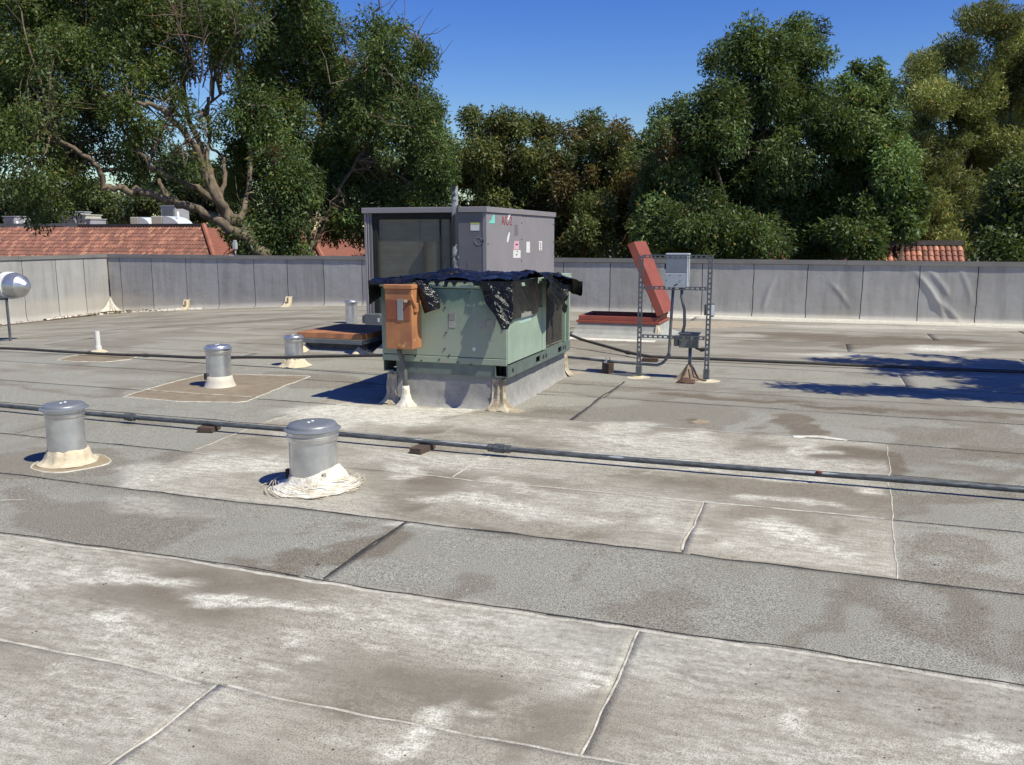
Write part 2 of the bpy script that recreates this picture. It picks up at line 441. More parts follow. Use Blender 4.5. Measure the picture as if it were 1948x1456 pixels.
def wear_at(X, Y):
    wx = (fbm(X * 1.5 + 3, Y * 1.5) - .5) * .75 + (fbm(X * 6, Y * 6 + 5, 4) - .5) * .22
    wy = (fbm(X * 1.5 + 31, Y * 1.5 + 7) - .5) * .55 + (fbm(X * 6 + 9, Y * 6, 4) - .5) * .18
    brk = fbm(X * 3.1 + 12, Y * 4.2 + 2, 5)
    Xw = X + wx; Yw = Y + wy
    coat = np.where(Y < 3.31, 0.92, 0.0) * (0.6 + 0.6 * fbm(X * 1.1, Y * 1.6 + 40))
    # leave the coating thin just below the seam at Y = 3.31 on the right
    thin = sstep(2.85, 3.05, Yw) * sstep(-1.4, -0.6, Xw) * (Y < 3.31)
    coat = coat * (1 - .85 * thin)
    xl = np.interp(Y, PLW[:, 1], PLW[:, 0]) + (fbm(Y * 6, X * 0 + 2) - .5) * .06
    xr = np.interp(Y, PRW[:, 1], PRW[:, 0])
    inside = sstep(-.015, .015, X - xl) * (1 - sstep(-.01, .01, X - xr)) * ((Y > 4.21) & (Y < 7.1))
    coat = np.maximum(coat, inside * (0.85 + .3 * fbm(X, Y * 1.5)))
    apron = (Y >= 7.1) * (Y < 7.5) * sstep(-4.5, -4.2, Xw) * (1 - sstep(-2.7, -2.3, Xw))
    coat = np.maximum(coat, apron * .9)
    far = sstep(9.0, 13.0, Yw) * .55 * (0.4 + fbm(X * .4, Y * 1.2 + 8))
    coat = np.maximum(coat, far)
    strips = np.clip(fbm(X * .35 + 5, Y * 3.2) * 2.6 - 1.35, 0, 1)
    coat = np.maximum(coat, strips * sstep(6, 10, Y) * .5)
    brown = np.clip(fbm(X * .45, Y * 1.9 + 60, 4) * 2.6 - 1.42, 0, 1) * .55
    brown = brown + sstep(9, 14, Y) * np.clip(fbm(X * .3 + 20, Y * 4.0, 4) * 3.4 - 1.75, 0, 1) * .7
    brown = brown * np.where((Y > 3.31) & (Y < 4.21), .6, 1.0)
    # run-off streaks that follow the fall of the roof, and edges of old ponds
    run = (1 - .6 * inside) * np.clip(fbm(X * 1.9 + 11, Y * .55 + 5, 4) * 3.2 - 1.75, 0, 1) * (.35 + .5 * fbm(X * .5, Y * .7 + 9))
    brown = np.maximum(brown, run * np.where(Y < 9, .8, .4))
    pond = fbm(X * .42 + 90, Y * .55 + 14, 5)
    brown = np.maximum(brown, sstep(.545, .56, pond) * (1 - sstep(.56, .64, pond)) * .6)
    brown = np.maximum(brown, sstep(.60, .61, fbm(X * .8 + 7, Y * 1.1 + 77, 5)) * .5)
    brown = np.maximum(brown, inside * np.clip(fbm(X * 1.2 + 9, Y * 2.2 + 3) * 2.8 - 1.4, 0, 1) * .45)
    white = np.zeros_like(X)
    for lst, tgt in ((BROWN, 'b'), (WHITE, 'w')):
        acc = np.zeros_like(X)
        for c, Mi, s in lst:
            dx = Xw - c[0]; dy = Yw - c[1]
            u = Mi[0, 0] * dx + Mi[0, 1] * dy; v = Mi[1, 0] * dx + Mi[1, 1] * dy
            d = np.sqrt(u * u + v * v)
            f = (1 - sstep(.30, 1.30, d))
            f = (sstep(.20, .60, f * (.35 + 1.3 * brk)) if tgt == 'b' else sstep(.05, 1.0, f * (.45 + 1.1 * brk))) * min(s * 1.25, 1)
            acc = np.maximum(acc, f)
        if tgt == 'b':
            brown = np.maximum(brown, acc)
        else:
            white = np.maximum(white, acc)
    # whitened edge against the back parapet (cant strip coating), right half only
    white = np.maximum(white, sstep(16.95, 17.2, Y + (fbm(X * 1.5, Y) - .5) * .3) * sstep(-4, -3.0, X))
    white = np.maximum(white, inside * np.clip(fbm(X * .8 + 70, Y * 1.8) * 3 - 1.3, 0, 1) * .65)
    lower = (Y < 3.31) * np.clip(fbm(X * .8 + 50, Y * 1.3 + 4) * 3 - 1.35, 0, 1) * .6
    white = np.maximum(white, lower)
    brown = np.maximum(brown, (Y < 3.31) * np.clip(fbm(X * .9 + 80, Y * 1.0 + 14) * 3 - 1.15, 0, 1) * .75)
    # faint tide lines where water stood
    iso = fbm(X * .55 + 33, Y * .9 + 11, 4)
    tide = np.exp(-((iso - .52) / .006) ** 2) * .45 * (Y > 3.4)
    brown = np.clip(np.maximum(brown, tide), 0, 1)
    return np.clip(coat, 0, 1), np.clip(white, 0, 1), np.clip(brown * (1 - white * .6), 0, 1)

roof = MB()
xs = np.concatenate([np.linspace(XW - .3, -9.3, 4), np.linspace(-9, XW, 0)]) if False else np.linspace(XW - .35, XR, 60)
ys = np.linspace(YF, YW + .35, 40)
XX, YY = np.meshgrid(xs, ys)
roof.grid(np.dstack([XX, YY, zroof(XX, YY) - .004]))
roof_o = roof.build('roof', M_BITUMEN)
tag(roof_o, 'flat grey rolled roofing with stained cream coated patches and dark lap seams', kind='structure')

SEAMS = [-3.0, -2.3, -1.37, -.45, .48, 1.42, 2.37, 3.31, 4.21, 5.13, 6.13, 7.10, 8.24, 8.95, 9.9, 10.85, 11.8, 12.75, 13.7, 14.65, 15.6, 16.55, 17.4]
JOINS = {5: [-6.2, -1.94, 3.4], 6: [-0.60, 5.2], 7: [-7.4, -2.10, 4.6], 8: [-.56, 5.9], 9: [-6.1, 3.2], 10: [-9.2, 4.4], 11: [-1.94, 6.0], 12: [-1.92, 4.1],
         13: [-7.2, 2.8], 14: [-11, 1.0], 15: [-5.2, 5.5], 16: [-12, 2.6], 17: [-8.5, .5], 18: [-4.0, 5.0], 19: [-11.5, 1.8], 20: [-7, 3.3], 21: [-2.2, 6]}

def seam_y(k, x):
    """the wavering line of the lap between strip k-1 and strip k"""
    if k <= 0 or k >= len(SEAMS):
        return np.full_like(x, YF if k <= 0 else YW + .02)
    y = SEAMS[k]
    return y + (fbm(x * .7 + k * 13.7, x * 0 + k * 3.1, 3) - .5) * .055 + (fbm(x * 9 + k * 7, x * 0 + k, 2) - .5) * .012

def roofing_strip(k):
    js = [XW + .002] + JOINS.get(k, [-8.0 + (k % 3) * 2]) + [XR]
    ymid = (SEAMS[k] + (SEAMS[k + 1] if k + 1 < len(SEAMS) else YW)) / 2
    near = 0.5 < ymid < 9.2
    for j in range(len(js) - 1):
        a, b = js[j], js[j + 1]
        g = .0055 if k < 12 else .004
        # fine columns only where the camera looks closely
        lo, hi = (-8.0, 2.8) if near else (-30, 30)
        cols = [a]
        while cols[-1] < b - 1e-6:
            x = cols[-1]
            st = (.04 if near and lo < x < hi else .13)
            cols.append(min(x + st, b))
        X1 = np.array(cols)
        if len(X1) > 2 and X1[-1] - X1[-2] < .01:
            X1 = np.delete(X1, -2)
        nrow = 24 if near else 11
        y0 = seam_y(k, X1) + g * (1 + .8 * fbm(X1 * 6, X1 * 0 + k * 5, 2)); y1 = seam_y(k + 1, X1) - g * .4
        t = np.linspace(0, 1, nrow)[:, None]
        X = np.repeat(X1[None, :], nrow, 0).copy()
        Y = y0[None, :] * (1 - t) + y1[None, :] * t
        # ragged, slightly wandering end joints
        wob = (fbm(Y[:, 0] * 7 + k, Y[:, 0] * 0 + j * 9., 3) - .5) * .03
        if j > 0:
            X[:, 0] += .003 + wob * .0; X[:, 1] = np.maximum(X[:, 1], X[:, 0] + .01)
        wob = (fbm(Y[:, -1] * 7 + k, Y[:, -1] * 0 + (j + 1) * 9., 3) - .5) * .03
        if j < len(js) - 2:
            X[:, -1] += -.003 + wob * .0; X[:, -2] = np.minimum(X[:, -2], X[:, -1] - .01)
        Z = zsheet(X, Y)
        # lap edge lifts a little towards the viewer
        Z = Z + np.exp(-((1 - t) / .04) ** 2) * .0018
        nr, nc = X.shape
        V = np.stack([X, Y, Z], -1).reshape(-1, 3)
        idx = np.arange(nr * nc).reshape(nr, nc)
        F = np.stack([idx[:-1, :-1], idx[:-1, 1:], idx[1:, 1:], idx[1:, :-1]], -1).reshape(-1, 4)
        co, wh, br = wear_at(X, Y)
        tone = 0.93 + .14 * random.random()
        if k == 7: tone = .93
        colr = np.stack([co, wh, br, np.full_like(co, tone)], -1).reshape(-1, 4)
        # thin vertical edge all round, so that the sheet has thickness
        ring = np.concatenate([idx[0, :], idx[1:, -1], idx[-1, -2::-1], idx[-2:0:-1, 0]])
        low = V[ring].copy(); low[:, 2] = zroof(low[:, 0], low[:, 1]) - .003
        n0 = len(V); m_ = len(ring)
        F2 = np.stack([ring, n0 + np.arange(m_), n0 + (np.arange(m_) + 1) % m_, np.roll(ring, -1)], -1)
        V = np.concatenate([V, low]); F = np.concatenate([F, F2]); colr = np.concatenate([colr, colr[ring]])
        fast_mesh('roofing_sheet', V, F, M_ROOF, roof_o, colr)

for k in range(len(SEAMS)):
    roofing_strip(k)

def ribbon(name, pts, w, m, parent, h=.002, wjit=.85, seg=.03, lift=.013, gap=0.0, label=None):
    """raised wavering bead of coating that lies on the sheets"""
    pts = np.array([p[:2] for p in pts], float)
    d = np.sqrt((np.diff(pts, axis=0) ** 2).sum(1)); s = np.concatenate([[0], np.cumsum(d)])
    n = max(int(s[-1] / seg), 2)
    t = np.linspace(0, s[-1], n)
    X = np.interp(t, s, pts[:, 0]); Y = np.interp(t, s, pts[:, 1])
    tx = np.gradient(X); ty = np.gradient(Y); ln = np.hypot(tx, ty); nx = -ty / ln; ny = tx / ln
    off = random.random() * 90
    o = (fbm(t * 3 + off, t * 0 + 1, 3) - .5) * .03
    X = X + nx * o; Y = Y + ny * o
    wl = w * (1 - wjit + 2 * wjit * fbm(t * 9 + off, t * 0 + 4, 3)); wr = w * (1 - wjit + 2 * wjit * fbm(t * 9 + off, t * 0 + 9, 3))
    rows = []
    w = w * .68
    wl = wl * .68; wr = wr * .68
    for q, hh in ((-1, 0), (-.7, .7), (0, 1), (.7, .75), (1, 0)):
        ww = np.where(q < 0, wl, wr) * q
        x = X + nx * ww; y = Y + ny * ww
        z = zsheet(x, y) + (lift - .0125) + hh * h * (0.6 + .8 * fbm(t * 30 + off, t * 0 + q + 5, 2)) - (0.009 if hh == 0 else 0)
        rows.append(np.stack([x, y, z], -1))
    P = np.stack(rows, 0)
    b = MB().grid(P)
    return b.build(name, m, parent, smooth=True)

def seamline(k, x0, x1, dy=0.0):
    x = np.arange(x0, x1, .05)
    return list(zip(x, seam_y(k, x) + dy))

for (k, x0, x1, w, dy) in ((7, -6.5, 3.2, .024, -.016), (6, -5.5, -1.95, .016, 0), (6, -1.9, .9, .012, 0), (9, -2.6, .47, .018, 0), (9, -4.3, -2.9, .010, .0),
                           (10, -3.6, -1.0, .009, 0), (10, -.7, .56, .022, 0), (11, -4.1, .0, .012, 0)):
    ribbon('seam_bead', seamline(k, x0, x1, dy), w, M_SEAM_WHITE, roof_o)
ribbon('seam_bead', [(-.60, 2.38), (-.60, 3.29)], .009, M_SEAM_WHITE, roof_o)
ribbon('seam_bead', [(-1.94, 1.43), (-1.94, 2.35)], .012, M_SEAM_WHITE, roof_o)
ribbon('seam_bead', [(-.56, 4.26), (-.56, 5.12)], .012, M_SEAM_WHITE, roof_o, h=.0015)
ribbon('seam_bead', [tuple(p) for p in PRW], .007, M_SEAM_WHITE, roof_o, h=.0015)
ribbon('seam_bead', [tuple(on_ground(*p)[:2]) for p in ((370, 858), (520, 800), (690, 762))], .007, M_SEAM_WHITE, roof_o, h=.002)
ribbon('seam_bead', [tuple(on_ground(*p)[:2]) for p in ((860, 910), (905, 880), (935, 868))], .012, M_SEAM_WHITE, roof_o, h=.002)
# wide white coating smear beside a lap on the right
ribbon('coating_smear', [tuple(on_ground(*p)[:2]) for p in ((1508, 833), (1560, 834), (1612, 841))], .055, M_MASTIC_WHITE, roof_o, h=.004)
for pts in (((140, 1312), (262, 1322)), ((262, 1322), (205, 1336)), ((60, 1500), (0, 1530)), ((2, 955), (50, 953))):
    ribbon('scratch', [tuple(on_ground(*p)[:2]) for p in pts], .006, M_SEAM_WHITE, roof_o, h=.0015)

def flat_patch(name, loop, m, parent, lift=.016, edge=True, jit=.02):
    """thin sheet of mastic or membrane lying on the roof"""
    loop = np.array(loop, float); c = loop.mean(0)
    pts = []
    for i in range(len(loop)):
        a, b = loop[i], loop[(i + 1) % len(loop)]
        n = max(int(np.hypot(*(b - a)) / .05), 1)
        for q in range(n):
            p = a + (b - a) * q / n
            pts.append(p + (rng.random(2) - .5) * jit)
    pts = np.array(pts); n = len(pts)
    V = []; F = []
    for sc, dz in ((1.0, -.014), (.985, 0), (.6, .001), (.25, .001)):
        for p in pts:
            x, y = c + (p - c) * sc
            V.append((x, y, float(zsheet(x, y)) + lift - .0135 + dz))
    V.append((c[0], c[1], float(zsheet(c[0], c[1])) + lift - .0125))
    for r in range(3):
        for i in range(n):
            F.append((r * n + i, r * n + (i + 1) % n, (r + 1) * n + (i + 1) % n, (r + 1) * n + i))
    for i in range(n):
        F.append((3 * n + i, 3 * n + (i + 1) % n, 4 * n))
    o = MB().add(V, F).build(name, m, parent)
    if edge:
        ribbon('patch_edge', [tuple(p) for p in pts] + [tuple(pts[0])], .010, M_SEAM_WHITE, parent, h=.002, lift=lift + .0015)
    return o

# black bitumen squeezed out along the bare laps
for k in range(6, len(SEAMS)):
    near = k < 12
    spans = {7: [(-6.5, 3.0)], 6: [], 9: [(-9, -4.4), (.5, 7.8)], 10: [(-10, -3.7), (.58, 7.8)], 11: [(-12, -4.2), (0.0, 7.8)], 8: [(-9, 7.8)]}.get(k, [(XW + .1, 7.8)])
    for (a, b) in spans:
        sub = a
        while sub < b:
            e = min(sub + random.uniform(1.5, 4.0), b)
            if k < 14 or random.random() < .55:
                ribbon('lap_bleed', seamline(k, sub, e, .002 if k != 7 else .012), (.015 if near else .011) * (.32 if k == 7 else .9), M_BITUMEN, roof_o, h=.004 if k < 13 else .003, seg=.04 if near else .12, lift=.012)
            sub = e + (0 if near else random.uniform(0, .8))
ribbon('lap_bleed', [(-2.10, 3.34), (-2.10, 4.19)], .013, M_BITUMEN, roof_o, h=.004)
ribbon('lap_bleed', [(-1.95, 7.14), (-1.94, 8.2), (-1.92, 9.3)], .014, M_BITUMEN, roof_o, h=.004)
gp = lambda *p: [tuple(on_ground(*q)[:2]) for q in p]
flat_patch('tan_patch', gp((235, 757), (290, 740), (350, 724), (395, 712), (592, 718), (520, 745), (470, 766), (450, 768), (340, 766)), M_TAN, roof_o)
ribbon('patch_lap', gp((280, 744), (480, 758)), .008, M_SEAM_WHITE, roof_o, lift=.018)
flat_patch('tan_patch', gp((110, 687), (135, 679), (180, 674), (262, 680), (245, 686), (200, 691), (150, 690)), M_TAN, roof_o)
M_RING = mat('tan_mastic_ring', (0.34, 0.27, 0.17), (0.24, 0.18, 0.11), 0.85, scale=12, bmp=0.5)
c2 = on_ground(133, 884)[:2]
flat_patch('mastic_ring', [(c2[0] + .265 * math.cos(t) * (1 + .06 * math.sin(3 * t)), c2[1] + .25 * math.sin(t)) for t in np.linspace(0, 2 * PI, 20, endpoint=False)], M_RING, roof_o, jit=.008)
flat_patch('mastic_stain', gp((1315, 805), (1330, 801), (1352, 804), (1340, 809), (1322, 809)), M_RING, roof_o, edge=False)
M_DULL_PATCH = mat('dull_mastic', (0.42, 0.35, 0.25), (0.30, 0.24, 0.17), 0.9, scale=10, bmp=0.4)
flat_patch('mastic_stain', gp((925, 778), (955, 770), (1000, 785), (985, 790), (950, 787)), M_DULL_PATCH, roof_o, edge=False)
flat_patch('mastic_stain', gp((1050, 712), (1085, 706), (1120, 712), (1080, 718)), M_DULL_PATCH, roof_o, edge=False)

# small cracks and flakes: dark chips
chips = MB()
for (px, py, w) in ((1785, 1080, .022), (1797, 1087, .012), (1808, 1096, .010), (1818, 1103, .012), (1824, 1110, .009), (600, 1078, .03), (1400, 1065, .02),
                    (1360, 1032, .012), (818, 904, .014), (1120, 803, .008), (1213, 804, .010), (202, 1117, .015), (688, 1204, .013), (170, 1064, .01),
                    (1205, 1197, .012), (1030, 1316, .012), (1760, 1280, .012), (1130, 865, .008), (945, 1170, .01), (65, 1208, .015), (1290, 1403, .012)):
    p = on_ground(px, py)
    for q in range(3):
        x = p[0] + random.uniform(-w, w); y = p[1] + random.uniform(-w, w) * .6; s = w * random.uniform(.15, .35); z = float(zsheet(x, y)) + .001
        chips.add([(x - s, y - s * .4, z), (x + s * .2, y - s * .6, z + .002), (x + s, y + s * .3, z), (x - s * .3, y + s * .5, z + .003)], [(0, 1, 2, 3)])
for q in range(110):
    px = random.uniform(0, 1948); py = random.uniform(640, 1450)
    p = on_ground(px, py); s = random.uniform(.002, .0055); x, y = p[:2]
    if x < XW + .3 or y > YW - .3: continue
    z = float(zsheet(x, y)) + .001
    chips.add([(x - s, y - s, z), (x + s, y - s * .5, z + .003), (x + s * .4, y + s, z), (x - s, y + s * .6, z + .002)], [(0, 1, 2, 3)])
o = chips.build('loose_debris', mat('leaf_litter', (0.10, 0.065, 0.035), (0.05, 0.035, 0.022), 0.9, scale=3))
tag(o, 'small dark chips and leaf crumbs scattered over the roofing', kind='stuff')

flk = MB()
for (cx, cy, n_, sp) in ((890, 1015, 10, 60), (780, 1000, 8, 90), (60, 930, 8, 80), (465, 800, 14, 25), (420, 960, 8, 120), (120, 1030, 6, 80), (900, 1090, 6, 120), (1000, 940, 8, 150),
                         (150, 910, 8, 90), (700, 1150, 8, 200), (1500, 1120, 6, 200), (1250, 1330, 8, 250), (430, 1290, 8, 60), (1500, 1390, 8, 60), (260, 1380, 8, 80)):
    for q in range(n_):
        p = on_ground(cx + random.gauss(0, sp * .5), cy + random.gauss(0, sp * .14)); x, y = p[:2]
        if not (XW + .3 < x < XR - .3 and y < YW - .4): continue
        s = random.uniform(.002, .006); a = random.uniform(0, PI); e = random.uniform(1, 4); z = float(zsheet(x, y)) + .0008
        dx, dy = math.cos(a) * s * e, math.sin(a) * s * e
        flk.add([(x - dx, y - dy, z), (x + dy / e, y - dx / e, z + .0008), (x + dx, y + dy, z), (x - dy / e, y + dx / e, z + .0008)], [(0, 1, 2, 3)])
o = flk.build('paint_flecks', M_SEAM_WHITE)
tag(o, 'pale flecks of dried coating and droppings scattered over the roofing', kind='stuff')

# ------------------------------------------------------------------ parapets
def panel_material():
    m, nt, bs = node_mat('parapet_membrane')
    g = nt.nodes.new('ShaderNodeNewGeometry').outputs['Position']
    sp = nt.nodes.new('ShaderNodeSeparateXYZ'); L(nt, g, sp.inputs[0])
    gran = noise(nt, g, 120, 2, .7)
    blot = noise(nt, g, 1.6, 6, .6)
    vert = noise(nt, g, 5, 5, .6, (1, 1, .12))
    oi = nt.nodes.new('ShaderNodeObjectInfo')
    c = mixc(nt, ramp(nt, gran, .35, .65), (0.29, 0.28, 0.265), (0.42, 0.40, 0.375))
    c = mixc(nt, ramp(nt, blot, .35, .7), c, (0.40, 0.39, 0.375))
    c = mixc(nt, math_n(nt, 'MULTIPLY', ramp(nt, vert, .45, .75), .75), c, (0.24, 0.225, 0.205))
    # dusty beige foot of the wall
    h = math_n(nt, 'ADD', sp.outputs[2], math_n(nt, 'MULTIPLY', blot, .35))
    foot = ramp(nt, h, .18, .36, (1, 1, 1, 1), (0, 0, 0, 1))
    c = mixc(nt, math_n(nt, 'MULTIPLY', foot, .55), c, (0.50, 0.45, 0.38))
    tone = math_n(nt, 'ADD', math_n(nt, 'MULTIPLY', oi.outputs['Random'], .16), .90)
    c = mixc(nt, 1.0, c, nt_combine(nt, tone), 'MULTIPLY')
    L(nt, c, bs.inputs['Base Color'])
    bs.inputs['Roughness'].default_value = .9
    bump(nt, bs, math_n(nt, 'ADD', gran, math_n(nt, 'MULTIPLY', noise(nt, g, 3, 4), 3)), .35, .02)
    return m

M_PANEL = panel_material()
M_COPING = mat('coping_metal', (0.24, 0.225, 0.205), (0.17, 0.16, 0.15), .55, .1, scale=1.5, sc=(1, 1, 4))
M_WALLBASE = mat('parapet_core', (0.05, 0.05, 0.05), (0.03, 0.03, 0.03), .9)
ZC = 1.055

def parapet(label, to_world, length, seams, wrinkles=(), flat_foot=None):
    """to_world(s, d, z): s along the wall, d out of the wall face into the roof"""
    t = empty('parapet_wall', tuple(to_world(0, 0, 0)))
    tag(t, label, 'parapet')
    inv = Vector(t.location)
    def W(s, d, z):
        return np.array(to_world(s, d, z)) - np.array(inv)
    core = MB()
    core.hexa([W(0, -.005, -4.5), W(length, -.005, -4.5), W(length, -.28, -4.5), W(0, -.28, -4.5),
               W(0, -.005, ZC), W(length, -.005, ZC), W(length, -.28, ZC), W(0, -.28, ZC)])
    core.build('wall_core', M_WALLBASE, t)
    for i in range(len(seams) - 1):
        a, b = seams[i] + .007, seams[i + 1] - .007
        nu = nv = 44 if any(a - .5 < w_[0] < b + .5 for w_ in wrinkles) else 16
        P = np.zeros((nv, nu, 3))
        ja = (fbm(np.linspace(0, 5, nv) + i * 7, np.zeros(nv) + 1, 2) - .5) * .02
        jb = (fbm(np.linspace(0, 5, nv) + (i + 1) * 7, np.zeros(nv) + 1, 2) - .5) * .02
        for vI in range(nv):
            z = None
            for uI in range(nu):
                s = a + ja[vI] + (b + jb[vI] - a - ja[vI]) * uI / (nu - 1)
                w0 = to_world(s, 0, 0)
                zb = float(zroof(w0[0], w0[1])) - .02
                z = zb + (ZC - .01 - zb) * vI / (nv - 1)
                d = .004 + .010 * float(fbm(s * 2.1, z * 2.3, 3))
                d += .10 * max(0, 1 - (z - zb) / .11) ** 2                     # cant at the foot
                for (ws, wz, ang, ln, am) in wrinkles:
                    du = (s - ws) * math.cos(ang) + (z - wz) * math.sin(ang)
                    dv = -(s - ws) * math.sin(ang) + (z - wz) * math.cos(ang)
                    dv += .25 * du * du
                    d += .8 * am * math.exp(-(dv / .045) ** 2) * math.exp(-(du / ln) ** 4)
                P[vI, uI] = W(s, d, z)
        MB().grid(P).build('membrane_panel', M_PANEL, t, smooth=True)
    # metal coping in lengths
    s = -.35; k = 0
    while s < length:
        e = min(s + 3.05, length)
        c = MB()
        zz = ZC + random.uniform(-.003, .003)
        c.hexa([W(s, .035, zz - .005), W(e - .006, .035, zz - .005), W(e - .006, -.32, zz - .005), W(s, -.32, zz - .005),
                W(s, .035, zz + .085), W(e - .006, .035, zz + .085), W(e - .006, -.32, zz + .075), W(s, -.32, zz + .075)])
        c.build('coping', M_COPING, t)
        s = e; k += 1
    return t

px_seams = [1160, 1242, 1336, 1433, 1535, 1640, 1748, 1859]
ss = sorted([float(on_y(p, 545, YW)[0]) for p in px_seams] + [float(on_y(p, 545, YW)[0]) for p in (232, 291, 356, 416, 485, 548, 617, 690)])
ss = [XW + .03] + ss
while ss[-1] < XR - .5: ss.append(ss[-1] + .97)
mid = [x for x in np.arange(ss[8] + .97, ss[9] - .4, .97)]
ss = sorted(ss + mid)
sback = [x - XW for x in ss] + [XR - XW]
wr = []
for (px, py, ang, ln, am) in ((1460, 560, 1.25, .30, .022), (1600, 560, -.9, .3, .018), (1775, 560, -1.0, .45, .035), (1805, 590, -.75, .35, .025), (1840, 545, -1.2, .3, .015), (1790, 540, -.9, .3, .02), (1345, 560, 1.3, .3, .012)):
    p = on_y(px, py, YW); wr.append((p[0] - XW, p[2], ang, ln, am))
parapet('long grey parapet wall across the back of the roof with vertical membrane seams', lambda s, d, z: (XW + s, YW - d, z), XR - XW, sback, wr)
sl = [0.03] + [float(YW - y) for y in (17.1, 16.25, 15.3, 14.45, 13.5, 12.6, 11.7, 10.8, 9.9, 9, 8.1, 7.2, 6.3, 5.4, 4.5, 3.6, 2.7, 1.8)] + [YW - YF]
parapet('sunlit pale parapet wall running towards the viewer at the left side of the roof', lambda s, d, z: (XW + d, YW - s, z), YW - YF, sl)

# cream fabric and mastic gathered in the far left corner, and cream boots at the foot of the back wall
def corner_fabric():
    t = empty('corner_flashing', (XW, YW, -.4))
    tag(t, 'crumpled cream flashing fabric gathered in the far left parapet corner above leaf litter', 'flashing')
    nu, nv = 40, 22
    P = np.zeros((nv, nu, 3))
    for j in range(nv):
        v = j / (nv - 1)
        for i in range(nu):
            a = PI * 1.5 + (PI / 2) * i / (nu - 1)          # quarter turn in the corner
            r = (.04 + .36 * v ** 1.8) * (1 + .25 * math.sin(i * 1.1) * v + .2 * (float(fbm(i * .4, v * 4)) - .5))
            P[j, i] = (-.0 + r * math.cos(a) + .03, r * math.sin(a) - .03,   .40 * (1 - v) ** 1.3 + .03 + .035 * math.sin(i * 1.1))
    MB().grid(P).build('fabric_folds', M_MASTIC_WHITE, t, smooth=True)
    for (x0, y0, x1, y1, w) in ((.5, -.15, 2.6, -.10, .10), (.35, -.4, .1, -2.2, .12), (1.2, -.18, 3.0, -.08, .06)):
        p = ribbon('mastic_smear', [(XW + x0, YW + y0), (XW + (x0 + x1) / 2, YW + (y0 + y1) / 2), (XW + x1, YW + y1)], w, M_MASTIC_WHITE, t, h=.03, lift=.02)
        p.matrix_parent_inverse = Matrix.Translation((-XW, -YW, .4))
corner_fabric()

def wall_boot(px, py0, py1, label):
    b = on_y(px, py1, YW - .05); top = on_y(px, py0, YW - .05)[2]
    zb = float(zroof(b[0], YW))
    h = max(top - b[2], .2)
    o = empty('flashing_boot', (b[0], YW - .12, zb))
    tag(o, label, 'flashing', 'cream boots at the foot of the back parapet')
    m = MB()
    n = 7
    P = np.zeros((6, n, 3))
    for j, (w, d, z) in enumerate(((.13, -.12, .01), (.115, -.04, .05), (.10, .02, .12), (.10, .045, h * .6), (.095, .06, h), (.09, .10, h + .01))):
        for i in range(n):
            u = i / (n - 1) * 2 - 1
            P[j, i] = (w * u, d - .012 * math.cos(u * 5), z)
    m.grid(P)
    m.build('boot_fabric', M_MASTIC, o, smooth=True)
    MB().box(-.02, .02, -.015, .01, .10, h * .95).build('boot_lap', mat('tan_rust', (.35, .24, .13), (.25, .16, .09)), o)
wall_boot(357, 572, 591, 'cream fabric boot on the fourth wall seam, nearer the left corner')
wall_boot(551, 565, 584, 'cream fabric boot on the wall seam just left of the big purple-grey unit')

lit = MB()
for q in range(420):
    x = XW + abs(random.gauss(0, .9)) + .1; y = YW - .25 - abs(random.gauss(0, .18)) if random.random() < .6 else YW - .2 - abs(random.gauss(0, 2.2))
    if y < YW - .6: x = XW + .2 + abs(random.gauss(0, .12)) + (YW - y) * .10
    s = random.uniform(.02, .05); a = random.uniform(0, PI); z = float(zroof(x, y)) + random.uniform(.02, .07)
    dx, dy = math.cos(a) * s, math.sin(a) * s
    lit.add([(x - dx, y - dy, z), (x + dy * .4, y - dx * .4, z + .02), (x + dx, y + dy, z), (x - dy * .4, y + dx * .4, z + .015)], [(0, 1, 2, 3)])
o = lit.build('leaf_litter', mat('dead_leaves', (0.20, 0.11, 0.05), (0.09, 0.055, 0.03), .9, scale=9))
tag(o, 'drift of dead brown leaves along the left corner of the parapet', kind='stuff')

# antenna-like vent on the coping
def wall_sensor():
    p = on_y(448, 483, YW + .14)
    t = empty('weather_sensor', (p[0], YW + .14, ZC + .08))
    tag(t, 'small grey sensor on a short post fixed to the back parapet coping', 'sensor')
    m = mat('grey_paint', (.42, .43, .44), (.33, .33, .34), .5)
    MB().tube([(0, 0, 0), (0, 0, .14)], .018).build('post', m, t, True)
    MB().box(-.05, .05, -.04, .04, .14, .31, .01).build('housing', m, t)
    MB().box(-.04, .04, -.03, .03, .31, .36, .01).build('cap', m, t)
    MB().box(-.06, .06, -.18, -.15, -.03, .01).build('clamp', m, t)
wall_sensor()

# ------------------------------------------------------------------ round flue vents
M_GALV = None
def galv():
    m, nt, bs = node_mat('galvanised_steel')
    v = coords(nt)
    a = noise(nt, v, 9, 5, .6); b = noise(nt, v, 3, 4, .6, (1, 1, .35))
    c = mixc(nt, ramp(nt, a, .35, .7), (0.74, 0.74, 0.74), (0.55, 0.55, 0.555))
    c = mixc(nt, ramp(nt, b, .62, .75), c, (0.60, 0.60, 0.60))
    L(nt, c, bs.inputs['Base Color'])
    bs.inputs['Metallic'].default_value = .84
    L(nt, ramp(nt, a, .3, .8, (.30, .30, .30, 1), (.40, .40, .40, 1)), bs.inputs['Roughness'])
    bump(nt, bs, noise(nt, v, 14, 3), .08, .01)
    return m
M_GALV = galv()
M_CAP = mat('dull_grey_cap', (0.25, 0.262, 0.275), (0.20, 0.21, 0.225), .45, .35, scale=4)
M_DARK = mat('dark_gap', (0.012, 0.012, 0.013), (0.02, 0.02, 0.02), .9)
M_WHITEDOT = mat('white_paint', (.8, .8, .8), (.7, .7, .7), .6)

